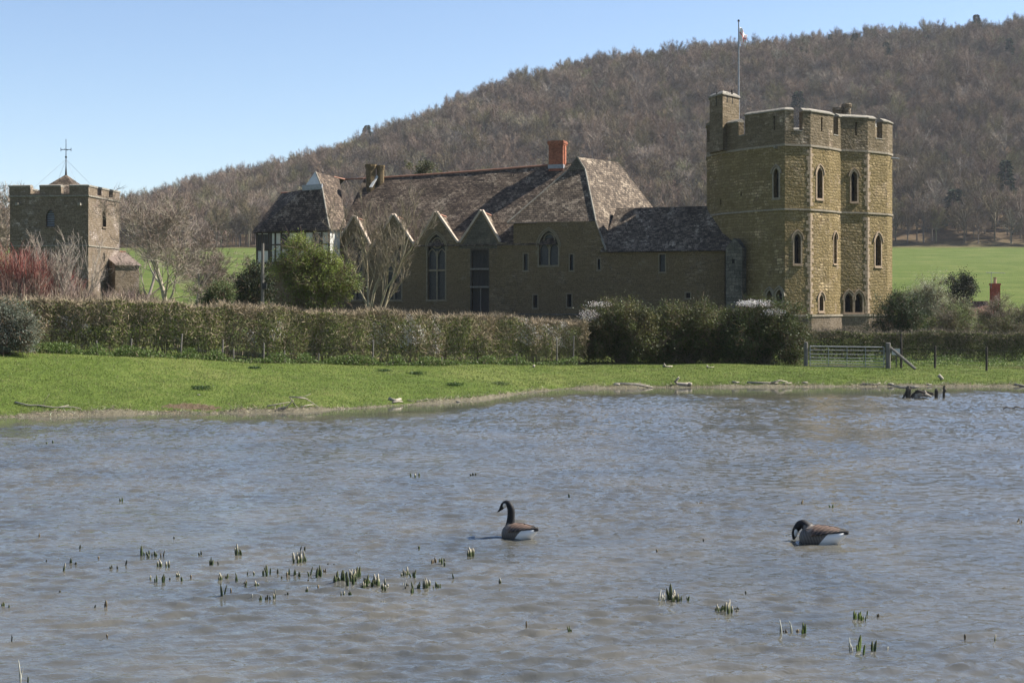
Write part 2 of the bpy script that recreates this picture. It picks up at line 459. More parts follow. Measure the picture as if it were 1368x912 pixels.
def waves(x, y):
    calm = calmness(x, y)
    wx_ = x + .12 * np.sin(y * 1.7 + x * .6) ; wy_ = y + .10 * np.sin(x * 1.3 + y * .5)
    z = np.zeros_like(x)
    for kx, ky, p, a in WAVES: z += a * np.sin(kx * wx_ + ky * wy_ + p)
    # gusts: livelier and smoother patches
    g = 0.92 + 0.36 * np.sin(x * .33 + y * .21 + 1) * np.sin(y * .27 - x * .11) + .2 * np.sin(x * .9 - y * .6) * np.sin(y * .8 + .4)
    edge = np.clip((y - 11) / 3, 0, 1) * np.clip((76 - y), 0, 1)
    return z * g * (1 - .94 * calm) * edge
wx = axis(-31, 32, 0.07, -110, 110, 1.3); wy = np.concatenate([np.arange(6, 12, 1.0), np.arange(12, 28, 0.055), np.arange(28, 44, 0.075), np.arange(44, 76.3, 0.11)])
water = grid_mesh('pond_water', wx, wy, waves, M['water'], cols=water_cols)

# ------------------------------------------------------------------ building materials
OCH = (0.26, 0.195, 0.075)
M['tower'] = stone_mat('tower_rubble', (0.215, 0.153, 0.088), (0.63, 0.485, 0.285), (0.06, 0.045, 0.028), row=0.25, wid=0.55, mortar=0.035, moss=(0.205, 0.152, 0.064), moss_amt=0.38, relief=0.045, patch=(0.38, 0.29, 0.21))
M['parapet'] = stone_mat('parapet_rubble', (0.20, 0.148, 0.105), (0.56, 0.45, 0.33), (0.07, 0.055, 0.04), row=0.25, wid=0.55, moss=(0.14, 0.108, 0.06), moss_amt=0.3, relief=0.035)
M['hall'] = stone_mat('hall_rubble', (0.13, 0.098, 0.064), (0.30, 0.23, 0.15), (0.055, 0.042, 0.03), row=0.17, wid=0.55, moss=(0.165, 0.118, 0.06), moss_amt=0.40, relief=0.02, patch=(0.25, 0.21, 0.15))
M['ashlar'] = stone_mat('grey_ashlar', (0.10, 0.092, 0.076), (0.18, 0.165, 0.135), (0.05, 0.045, 0.036), row=0.3, wid=0.5, relief=0.012, patch=(0.27, 0.25, 0.21))
M['dress'] = plain_mat('worn_window_stone', (0.15, 0.12, 0.075), (0.25, 0.205, 0.14), 4, 0.02)
M['gable'] = stone_mat('gable_render', (0.105, 0.092, 0.068), (0.15, 0.132, 0.10), (0.08, 0.07, 0.05), row=0.2, wid=0.6, relief=0.015)
M['church'] = stone_mat('church_rubble', (0.195, 0.16, 0.14), (0.56, 0.475, 0.41), (0.12, 0.095, 0.075), row=0.17, wid=0.36, moss=(0.16, 0.12, 0.075), moss_amt=0.3, relief=0.018)
M['pink'] = plain_mat('pink_sandstone', (0.25, 0.18, 0.115), (0.46, 0.345, 0.235), 5, 0.02)
M['pale'] = plain_mat('pale_dressed_stone', (0.19, 0.155, 0.11), (0.33, 0.28, 0.21), 4, 0.02)
M['coping'] = plain_mat('lichened_coping', (0.13, 0.115, 0.09), (0.34, 0.305, 0.245), 5, 0.03)
M['warmcop'] = plain_mat('warm_coping', (0.34, 0.27, 0.205), (0.5, 0.41, 0.33), 3, 0.02)
M['tile'] = tile_mat('stone_tiles', (0.060, 0.040, 0.026), (0.13, 0.092, 0.064), (0.33, 0.265, 0.19), 0.32)
M['tile2'] = tile_mat('solar_tiles', (0.068, 0.048, 0.032), (0.155, 0.115, 0.080), (0.37, 0.305, 0.225), 0.45)
M['ridge'] = plain_mat('terracotta_ridge', (0.24, 0.105, 0.065), (0.34, 0.185, 0.13), 3, 0.01)
M['brick'] = stone_mat('orange_brick', (0.33, 0.11, 0.06), (0.44, 0.165, 0.09), (0.28, 0.18, 0.13), row=0.09, wid=0.24, relief=0.008, mortar=0.008)
M['red'] = stone_mat('red_brick', (0.36, 0.07, 0.045), (0.46, 0.11, 0.07), (0.36, 0.2, 0.15), row=0.09, wid=0.24, relief=0.008, mortar=0.008)
M['glass_or_backing'] = plain_mat('leaded_glass', (0.010, 0.012, 0.014), (0.05, 0.058, 0.062), 9, 0.004, rough=0.25)
M['dark'] = plain_mat('unlit_interior', (0.006, 0.005, 0.004), (0.012, 0.010, 0.008), 4, 0.002)
M['wood'] = plain_mat('weathered_timber', (0.10, 0.088, 0.075), (0.24, 0.215, 0.185), 3, 0.01, stretch=(6, 6, 0.7))
M['door'] = plain_mat('dark_boards', (0.022, 0.02, 0.018), (0.06, 0.052, 0.045), 4, 0.01, stretch=(5, 5, 0.5))
M['oak'] = plain_mat('dark_oak_frame', (0.035, 0.028, 0.022), (0.08, 0.066, 0.052), 4, 0.01, stretch=(3, 3, 0.7))
M['plaster'] = plain_mat('limewashed_panel', (0.50, 0.49, 0.45), (0.68, 0.67, 0.62), 1.5, 0.01)
M['lead'] = plain_mat('lead_flashing', (0.22, 0.225, 0.235), (0.38, 0.39, 0.40), 3, 0.01, rough=0.5)
M['metal'] = plain_mat('galvanised_steel', (0.22, 0.225, 0.235), (0.40, 0.405, 0.41), 8, 0.002, rough=0.45, metal=0.4)
M['black'] = plain_mat('black_iron', (0.02, 0.02, 0.02), (0.05, 0.05, 0.05), 8, 0.002, rough=0.6)
M['white'] = plain_mat('white_paint', (0.6, 0.6, 0.58), (0.75, 0.75, 0.73), 3, 0.002)

# ------------------------------------------------------------------ wall tools
class Frame:
    """a vertical plane through plan points a -> b (left to right seen from outside); s runs along it, v goes inward"""
    def __init__(s, a, b):
        s.o = Vector((a[0], a[1], 0)); d = Vector((b[0] - a[0], b[1] - a[1], 0)); s.len = d.length; s.e = d.normalized()
        s.n = Vector((s.e.y, -s.e.x, 0))       # outward
    def at(s, u, v, z): return s.o + s.e * u - s.n * v + Vector((0, 0, z))
    def hit(s, px, py, v=0.0):
        d = Vector(((px - CX) / F, 1, (HOR - py) / F)); o = s.o - s.n * v
        t = (Vector((o.x, o.y, 0)).dot(s.n)) / d.dot(s.n)
        p = Vector((0, 0, CAMZ)) + d * t
        return (p - s.o).dot(s.e), p.z
    def px(s, px, py, v=0.0):
        u, z = s.hit(px, py, v); return s.at(u, v, z)
def planp(px, D): return ((px - CX) / F * D, D)

def arch_poly(u0, u1, z0, z1, pointed=True, n=6):
    """opening outline; a pointed or flat head"""
    if not pointed: return [(u0, z0), (u1, z0), (u1, z1), (u0, z1)]
    w = u1 - u0; c = (u0 + u1) / 2; Rr = w * 0.92; zs = z1 - math.sqrt(max(1e-6, Rr * Rr - (Rr - w / 2) ** 2))
    if zs < z0 + .1: zs = z0 + (z1 - z0) * .5
    tm = math.acos((Rr - w / 2) / Rr); kz = (z1 - zs) / (Rr * math.sin(tm)); pts = [(u0, z0), (u1, z0)]
    for i in range(n + 1):
        t = tm * i / n; pts.append((u1 - Rr + Rr * math.cos(t), zs + Rr * math.sin(t) * kz))
    for i in range(n - 1, -1, -1):
        t = tm * i / n; pts.append((u0 + Rr - Rr * math.cos(t), zs + Rr * math.sin(t) * kz))
    return pts
def grow(poly, d):
    n = len(poly); out = []
    for i in range(n):
        a = Vector(poly[i - 1]); p = Vector(poly[i]); b = Vector(poly[(i + 1) % n])
        e1 = (p - a); e2 = (b - p)
        if e1.length < 1e-6: e1 = e2
        if e2.length < 1e-6: e2 = e1
        n1 = Vector((e1.y, -e1.x)).normalized(); n2 = Vector((e2.y, -e2.x)).normalized()
        q = n1 + n2
        if q.length < 0.1: q = n1
        q.normalize(); k = d / max(0.5, q.dot(n1))
        out.append((p.x + q.x * k, p.y + q.y * k))
    return out

def wall(mb, fr, outline, holes, depth=0.45, v=0.0):
    """outer skin with real openings and their reveals"""
    loops = [[Vector((u, z, 0)) for u, z in outline]] + [[Vector((u, z, 0)) for u, z in h] for h in holes]
    flat = [p for l in loops for p in l]
    tris = tessellate_polygon(loops)
    vs = [fr.at(p.x, v, p.y) for p in flat]; fs = []
    for t in tris:
        a, b, c = [vs[i] for i in t]
        if (b - a).cross(c - a).length < 1e-7: continue
        fs.append(list(t) if (b - a).cross(c - a).dot(fr.n) > 0 else list(reversed(t)))
    mb.add(vs, fs)
    for h in holes:
        n = len(h)
        a = [fr.at(u, v, z) for u, z in h]; b = [fr.at(u, v + depth, z) for u, z in h]
        mb.add(a + b, [[i, n + i, n + (i + 1) % n, (i + 1) % n] for i in range(n)])

def ring(mb, fr, inner, w, proud, v=0.0, depth=0.0, part=None):
    """dressed surround round an opening"""
    outer = grow(inner, w); n = len(inner)
    idx = list(range(n)) if part is None else part
    A = [fr.at(u, v - proud, z) for u, z in inner]; B = [fr.at(u, v - proud, z) for u, z in outer]
    C = [fr.at(u, v + 0.02, z) for u, z in outer]; D = [fr.at(u, v + depth, z) for u, z in inner]
    vs = A + B + C + D; fs = []
    for i in idx:
        j = (i + 1) % n
        fs += [[i, n + i, n + j, j], [n + i, 2 * n + i, 2 * n + j, n + j], [3 * n + i, i, j, 3 * n + j]]
    if part is not None:
        i = idx[0]; fs.append([i, 3 * n + i, 2 * n + i, n + i]); i = (idx[-1] + 1) % n; fs.append([i, n + i, 2 * n + i, 3 * n + i])
    mb.add(vs, fs)

def add_window(root, fr, hole, surround=0.13, proud=0.035, mat='pale', backmat='glass_or_backing', back=0.42, hood=True, name='window', bars=False):
    mb = MB(); ring(mb, fr, hole, surround, proud, depth=back - 0.01)
    if hood and len(hole) > 6:
        big = grow(hole, surround + 0.05)
        ring(mb, fr, big, 0.10, proud + 0.07, part=list(range(2, len(big) - 1)))
    # sill
    us = [p[0] for p in hole]; z0 = min(p[1] for p in hole)
    a, b = min(us) - surround * 1.2, max(us) + surround * 1.2
    lo = [fr.at(a, -proud - 0.07, z0 - surround - 0.06), fr.at(b, -proud - 0.07, z0 - surround - 0.06), fr.at(b, 0.02, z0 - surround - 0.06), fr.at(a, 0.02, z0 - surround - 0.06)]
    hi = [p + Vector((0, 0, 0.09)) for p in lo]; mb.hexa(lo, hi)
    w = mb.build(name, M[mat], root)
    g = MB(); g.add([fr.at(u, back, z) for u, z in grow(hole, 0.01)], [list(range(len(hole)))])  # panel closing the opening; the dark material paints its unlit depth
    if bars:
        h0, h1 = min(p[1] for p in hole), max(p[1] for p in hole)
    g.build('glass_or_backing', M[backmat], w)
    return w

def mitre(path, th, closed=False):
    """inner offset of a plan polyline whose outside is on its right-hand side when walking left to right seen from outside"""
    out = []; n = len(path)
    for i in range(n):
        p = Vector(path[i][:2])
        ns = []
        for a, b in ((i - 1, i), (i, i + 1)):
            if closed: a %= n; b %= n
            if a < 0 or b > n - 1: continue
            d = Vector(path[b][:2]) - Vector(path[a][:2])
            if d.length > 1e-6: ns.append(Vector((-d.y, d.x)).normalized())
        q = sum(ns, Vector((0, 0))); q.normalize(); k = th / max(0.45, q.dot(ns[0]))
        out.append(p + q * k)
    return out
def strip(mb, path, z0, z1, out=0.0, th=0.5, closed=False, ridge=0.0):
    """a wall, string course or coping running along a plan polyline"""
    a = mitre(path, -out, closed); b = mitre(path, th, closed); n = len(path)
    vs = []; fs = []
    for i in range(n):
        c = (a[i] + b[i]) / 2
        vs += [(a[i].x, a[i].y, z0), (a[i].x, a[i].y, z1), (c.x, c.y, z1 + ridge), (b[i].x, b[i].y, z1), (b[i].x, b[i].y, z0)]
    m = n if closed else n - 1
    for i in range(m):
        j = (i + 1) % n; p, q = i * 5, j * 5
        for k in range(5):
            l = (k + 1) % 5; fs.append([p + k, q + k, q + l, p + l][::-1])
    if not closed:
        fs.append([0, 1, 2, 3, 4][::-1]); e = (n - 1) * 5; fs.append([e, e + 1, e + 2, e + 3, e + 4])
    mb.add(vs, fs)

# ------------------------------------------------------------------ great polygonal tower
def build_tower():
    P = [('a', 945, 129.4), ('b', 965, 126.4), ('c', 1000, 123.3), ('d', 1048.5, 120.2), ('e', 1082.5, 120.95), ('f', 1107.5, 122.75),
         ('g', 1123, 124.6), ('h', 1159, 125.45), ('i', 1185.5, 127.3), ('j', 1192, 128.6)]
    pts = [planp(p, d) for _, p, d in P]
    pts += [(pts[-1][0] - 0.3, 131.5), (29.0, 134.5), (22.0, 135.5), (18.2, 133.0)]
    n = len(pts)
    root = empty('castle_tower', (pts[3][0] + 1, 127, 1.0), 'tall ochre stone castle tower of two many-sided lobes with battlements', 'tower')
    ZB, ZS1, ZS2, ZP, ZC = 3.15, 12.1, 17.55, 18.75, 20.45
    fr = [Frame(pts[i], pts[(i + 1) % n]) for i in range(n)]
    wins = {  # face index: (px, top, bottom, half width px, pointed)
        2: [(1037, 225, 264, 3.4), (1041, 387, 402, 4.2), (1028, 388, 402, 3.6)],
        3: [(1065.3, 312, 352, 4.3)],
        4: [(1095, 224, 265, 3.6), (1097, 393.5, 415, 2.7)],
        5: [(1115.6, 312, 352, 2.0)],
        6: [(1141, 229, 269, 3.8), (1133.8, 391, 417, 5.2), (1147, 391, 417, 5.0)],
        7: [(1173, 314, 355, 3.7)],
        1: [(990, 256, 262, 1.1), ], 0: [(962.5, 266, 274, 1.0)],
    }
    mb = MB(); base = MB()
    for i in range(n):
        holes = []
        f = fr[i]
        for w in wins.get(i, []):
            u0, _ = f.hit(w[0] - w[3], 0); u1, _ = f.hit(w[0] + w[3], 0)
            um, z1 = f.hit(w[0], w[1]); _, z0 = f.hit(w[0], w[2])
            slit = w[3] < 1.5
            holes.append((arch_poly(u0, u1, z0, z1, not slit), slit))
        wall(mb, f, [(0, ZB), (f.len, ZB), (f.len, ZS2), (0, ZS2)], [h for h, _ in holes])
        for h, slit in holes:
            if slit:
                g = MB(); g.add([f.at(u, .44, z) for u, z in grow(h, .01)], [list(range(len(h)))]); g.build('arrow_slit', M['dark'], root)  # near-black sheet paints the shade inside the slit
            else:
                add_window(root, f, h, surround=0.15 if i not in (5,) else 0.09, mat='pink' if i not in (2,) else 'pale', backmat='dark')
    mb.build('wall', M['tower'], root)
    strip(base, [p for p in pts], -0.6, ZB - 0.12, out=0.16, th=0.4, closed=True)
    base.build('plinth', M['church'], root)
    s = MB()
    strip(s, pts, ZB - 0.12, ZB + 0.06, out=0.24, th=0.1, closed=True)
    strip(s, pts, ZS1 - 0.06, ZS1 + 0.09, out=0.09, th=0.1, closed=True)
    strip(s, pts, ZS2 - 0.08, ZS2 + 0.10, out=0.08, th=0.1, closed=True)
    s.pieces('string_course', M['pale'], root)
    # quoins: alternating long and short blocks wrapped round the corners
    rr = random.Random(3)
    for ci in (4, 7):
        q = MB()
        fa, fb = fr[ci - 1], fr[ci]
        z = ZB + 0.1; k = 0
        while z < ZS2 - 0.2:
            h = rr.uniform(0.24, 0.36); la = (0.34 if k % 2 else 0.16) + rr.uniform(-.08, .14); lb = (0.16 if k % 2 else 0.34) + rr.uniform(-.08, .14)
            if not (ZS1 - 0.4 < z < ZS1 + 0.12):
                pr = 0.014 + rr.uniform(0, 0.015)
                c = Vector(pts[ci] + (0,)); na = (fa.n + fb.n).normalized() * pr * 1.2
                lo = [fa.at(fa.len - la, -pr, z), c + na + Vector((0, 0, z)), fb.at(lb, -pr, z), fb.at(lb, 0.1, z), c - (fa.n + fb.n) * 0.1 + Vector((0, 0, z)), fa.at(fa.len - la, 0.1, z)]
                q.hexa(lo, [p + Vector((0, 0, h - 0.02)) for p in lo])
            z += h; k += 1
        q.build('quoins', M['pink'], root)
    # parapet: a low wall all the way round, then merlons (some pierced by a slit)
    pa = MB(); strip(pa, pts, ZS2 + 0.10, ZP, out=0.02, th=0.55, closed=True)
    def on(px):
        for i in range(n - 1):
            if i < 9 and P[i][1] <= px <= P[i + 1][1]:
                u, _ = fr[i].hit(px, 0); p = fr[i].at(u, 0, 0); return i + max(0, min(1, u / fr[i].len)), (p.x, p.y)
    def path(a, b):
        ia, pa_ = on(a); ib, pb_ = on(b)
        mid = [pts[k] for k in range(math.floor(ia) + 1, math.ceil(ib))]
        return [pa_] + mid + [pb_]
    mer = [(966, 987, 20.0, None), (995.5, 1060, ZC, 1034.5), (1072, 1113, ZC, 1097.5), (1119.5, 1169, ZC, 1143.5), (1178.5, 1192, ZC - .1, None)]
    cop = MB()
    for a, b, zt, sl in mer:
        if sl:
            for x0, x1 in ((a, sl - 1.0), (sl + 1.0, b)): strip(pa, path(x0, x1), ZP, zt, out=0.02, th=0.55)
            strip(pa, path(sl - 1.0, sl + 1.0), ZP, ZP + 0.15, out=0.02, th=0.55); strip(pa, path(sl - 1.0, sl + 1.0), zt - 0.35, zt, out=0.02, th=0.55)
        else: strip(pa, path(a, b), ZP, zt, out=0.02, th=0.55)
        strip(cop, path(a - .4, b + .4) if a > 966 and b < 1191 else path(a, b), zt, zt + 0.10, out=0.12, th=0.66, ridge=0.22)
    # merlons round the back
    back = [pts[k] for k in range(9, n)] + [pts[0]]
    for k in range(len(back) - 1):
        A, B = Vector(back[k]), Vector(back[k + 1]); ln = (B - A).length; m = max(1, int(ln / 2.6))
        for j in range(m):
            p, q2 = A.lerp(B, (j + 0.12) / m), A.lerp(B, (j + 0.78) / m)
            if (q2 - p).length < 0.5: continue
            strip(pa, [p, q2], ZP, ZC, out=0.02, th=0.55); strip(cop, [p, q2], ZC, ZC + 0.1, out=0.12, th=0.66, ridge=0.22)
    pa.build('parapet', M['parapet'], root)
    for a, b in ((987, 995.5), (1060, 1072), (1113, 1119.5), (1169, 1178.5)):
        strip(cop, path(a + .2, b - .2), ZP, ZP + 0.09, out=0.05, th=0.6, ridge=0.03)
    cop.pieces('coping', M['coping'], root)
    rf = MB(); rp = [(p[0], p[1], 17.9) for p in pts]
    inn = mitre(pts, 0.3, True); rf.add([(p.x, p.y, 17.9) for p in inn], [list(range(n))]); rf.build('roof', M['lead'], root)
    # stair turret on the left corner
    T = [planp(948, 127.6), planp(965.5, 125.3), planp(987.5, 127.6), planp(986, 130.0), planp(950, 130.0)]
    tb = MB(); strip(tb, T, ZS2 + 0.1, 22.55, out=0.0, th=0.6, closed=True); 
    f1 = Frame(T[1], T[2]); f0 = Frame(T[0], T[1])
    t = tb.build('stair_turret', M['parapet'], root)
    for f, x, top, bot in ((f1, 978.5, 120, 139), (f1, 971.5, 124, 137), (f0, 957, 124, 142)):
        u, z1 = f.hit(x, top); _, z0 = f.hit(x, bot)
        sb = MB(); 
        lo = [f.at(u - .07, -.006, z0), f.at(u + .07, -.006, z0), f.at(u + .07, .1, z0), f.at(u - .07, .1, z0)]
        sb.hexa(lo, [p + Vector((0, 0, z1 - z0)) for p in lo]); sb.build('arrow_slit', M['dark'], t)  # no opening cut; a near-black block paints the slit's shade on the wall
    tc = MB(); strip(tc, T, 22.55, 22.68, out=0.1, th=0.75, closed=True, ridge=0.3)
    cc = sum((Vector(p) for p in T), Vector((0, 0))) / 5
    inn = mitre(T, 0.4, True); tc.add([(p.x, p.y, 22.6) for p in inn], [[0, 1, 2, 3, 4]])
    tc.build('coping', M['coping'], t)
    # turret continues below the parapet on the outer side
    # round chimney tops behind the battlements
    for px, w, top, nm in ((1119, 9.0, 143.5, 0), (1131, 7.0, 139, 1)):
        c = ray(px, 150, 128.5); r = w / F * 128.5 / 1.0 * 0.5 * 1.6 if nm == 0 else w / F * 128.5
        zt = CAMZ + (HOR - top) / F * 128.5
        cb = MB(); prof = [(r * .82, 17.9), (r * .82, zt - .35), (r, zt - .3), (r, zt - .05), (r * .9, zt), (r * .5, zt), (r * .5, zt - .4)]
        ns = 14; vs = []; fs = []
        for k, (rr_, z) in enumerate(prof):
            for j in range(ns): vs.append((c.x + rr_ * math.cos(j * 2 * math.pi / ns), c.y + rr_ * math.sin(j * 2 * math.pi / ns), z))
        for k in range(len(prof) - 1):
            for j in range(ns): fs.append([k * ns + j, k * ns + (j + 1) % ns, (k + 1) * ns + (j + 1) % ns, (k + 1) * ns + j])
        cb.add(vs, fs); cb.build('chimney', M['parapet'], root)
    # waterspout on the right flank and small corbels
    sp = MB(); p = ray(1191, 211, 128.5); sp.tube([p + Vector((-.4, 0, 0)), p + Vector((.55, -.5, -.12))], [.1, .07], 6); sp.build('waterspout', M['lead'], root)
    for px, py, fi in ((1037.5, 196.5, 2), (963.5, 178, 0)):
        f = fr[fi]; u, z = f.hit(px, py)
        c2 = MB(); lo = [f.at(u - .1, -.3, z - .12), f.at(u + .1, -.3, z - .12), f.at(u + .1, .05, z - .2), f.at(u - .1, .05, z - .2)]
        c2.hexa(lo, [q3 + Vector((0, 0, .22)) for q3 in lo]); c2.build('waterspout', M['coping'], root)
    # buttress where the low range meets the tower
    fb = Frame(planp(969.5, 122.9), planp(991.5, 122.3))
    bb = MB(); Ld = fb.len; zt = fb.hit(980, 318)[1]; ze = fb.hit(980, 331)[1]
    bb.add([fb.at(0, 0, 0), fb.at(Ld, 0, 0), fb.at(Ld, 0, ze), fb.at(Ld / 2, 0, zt), fb.at(0, 0, ze),
            fb.at(0, 4, 0), fb.at(Ld, 3.6, 0), fb.at(Ld, 3.6, ze), fb.at(Ld / 2, 3.6, zt), fb.at(0, 4, ze)],
           [[0, 1, 2, 3, 4], [9, 8, 7, 6, 5], [0, 4, 9, 5], [1, 6, 7, 2], [4, 3, 8, 9], [3, 2, 7, 8]])
    bt = bb.build('buttress', M['ashlar'], root)
    u, z0 = fb.hit(979.5, 352); u, z1 = fb.hit(979.5, 346)
    lo = [fb.at(u - .13, -.006, z0), fb.at(u + .13, -.006, z0), fb.at(u + .13, .1, z0), fb.at(u - .13, .1, z0)]
    MB().hexa(lo, [p + Vector((0, 0, z1 - z0)) for p in lo]).build('arrow_slit', M['dark'], bt)  # slit shade painted as a near-black block on the solid buttress
    return pts
tower_pts = build_tower()

# flag on its pole, standing on the stair turret
fp = empty('flagpole', (planp(986.8, 128.2)[0], 128.2, 17.9), 'slim pale flagpole rising behind the stair turret', 'flagpole')
zt = CAMZ + (HOR - 29) / F * 128.2
MB().tube([(fp.location.x, 128.2, 17.9), (fp.location.x, 128.2, zt)], [.09, .05], 8).build('pole', M['lead'], fp)
MB().tube([(fp.location.x, 128.2, zt), (fp.location.x, 128.2, zt + .16)], [.11, .08], 8).build('finial', M['black'], fp)
def flag():
    m, nt, b = newmat('red_cross_on_white')
    uv = nt.nodes.new('ShaderNodeTexCoord').outputs['UV']; sp = nt.nodes.new('ShaderNodeSeparateXYZ'); L(nt, uv, sp.inputs[0])
    a1 = mathn(nt, 'LESS_THAN', mathn(nt, 'ABSOLUTE', mathn(nt, 'SUBTRACT', sp.outputs['X'], 0.5)), 0.05)
    a2 = mathn(nt, 'LESS_THAN', mathn(nt, 'ABSOLUTE', mathn(nt, 'SUBTRACT', sp.outputs['Y'], 0.5)), 0.07)
    L(nt, mix(nt, mathn(nt, 'MAXIMUM', a1, a2), (0.80, 0.78, 0.77), (0.62, 0.22, 0.20)), b.inputs['Base Color'])
    x0, y0 = fp.location.x + .08, 128.2
    ztop = CAMZ + (HOR - 37) / F * 128.2; nx, nz = 14, 10; V = []; Fc = []
    for i in range(nx + 1):
        s = i / nx
        for j in range(nz + 1):
            t = j / nz
            # hanging nearly limp: the fly end droops down in folds
            x = x0 + 0.62 * s ** 0.8 + 0.12 * math.sin(s * 9 + t * 2) * s
            y = y0 + 0.22 * math.sin(s * 11 + t * 1.5) * (0.4 + s)
            z = ztop - t * 1.05 - 0.75 * s ** 1.3 + 0.10 * math.sin(s * 7 + t * 3)
            V.append((x, y, z))
    for i in range(nx):
        for j in range(nz): Fc.append([i * (nz + 1) + j, (i + 1) * (nz + 1) + j, (i + 1) * (nz + 1) + j + 1, i * (nz + 1) + j + 1])
    me = bpy.data.meshes.new('flag'); me.from_pydata(V, [], Fc)
    lay = me.uv_layers.new(name='UVMap')
    for p in me.polygons:
        for li in p.loop_indices:
            vi = me.loops[li].vertex_index; lay.data[li].uv = (vi // (nz + 1) / nx, 1 - vi % (nz + 1) / nz)
    o = finish('flag', me, m, None, True)
    sol = o.modifiers.new('th', 'SOLIDIFY'); sol.thickness = .012
    tag(o, 'limp white flag with a red cross hanging from the flagpole', 'flag')
flag()

# ------------------------------------------------------------------ great hall, solar and low range
FA, FB = planp(452, 137.5), planp(968, 124.8)
H = Frame(FA, FB)
def hp(px, py, v=0.0): return H.px(px, py, v)
def hz(px, py, v=0.0): return H.hit(px, py, v)[1]
def hu(px, v=0.0): return H.hit(px, HOR, v)[0]

def tracery(win, fr, u0, u1, z0, z1, split, transom, circle_z, cr, mat='dress', v=0.18):
    """mullion, transom and a round light over two cusped heads"""
    mb = MB(); c = (u0 + u1) / 2; t = .07
    def bx(a, b, za, zb, vv=v, th=.12):
        lo = [fr.at(a, vv, za), fr.at(b, vv, za), fr.at(b, vv + th, za), fr.at(a, vv + th, za)]
        mb.hexa(lo, [p + Vector((0, 0, zb - za)) for p in lo])
    bx(c - t, c + t, z0, split)
    if transom: bx(u0, u1, transom - .09, transom + .09, v - .01, .14)
    # circle
    n = 20
    for rr, ro in ((cr, cr + .11),):
        vs = []; fs = []
        for k in range(n):
            a = 2 * math.pi * k / n
            for r, vv in ((rr, v), (ro, v), (ro, v + .12), (rr, v + .12)):
                vs.append(fr.at(c + r * math.cos(a), vv, circle_z + r * math.sin(a)))
        for k in range(n):
            j = (k + 1) % n
            for q in range(4): fs.append([k * 4 + q, j * 4 + q, j * 4 + (q + 1) % 4, k * 4 + (q + 1) % 4])
        mb.add(vs, fs)
    # heads of the two lights
    for s0, s1 in ((u0, c - t), (c + t, u1)):
        w = s1 - s0; hd = arch_poly(s0 + .03, s1 - .03, split - .9, split + .12)
        ring(mb, fr, hd, .08, 0, v=v, depth=.1, part=list(range(2, len(hd) - 1)))
    mb.build('tracery', M[mat], win)

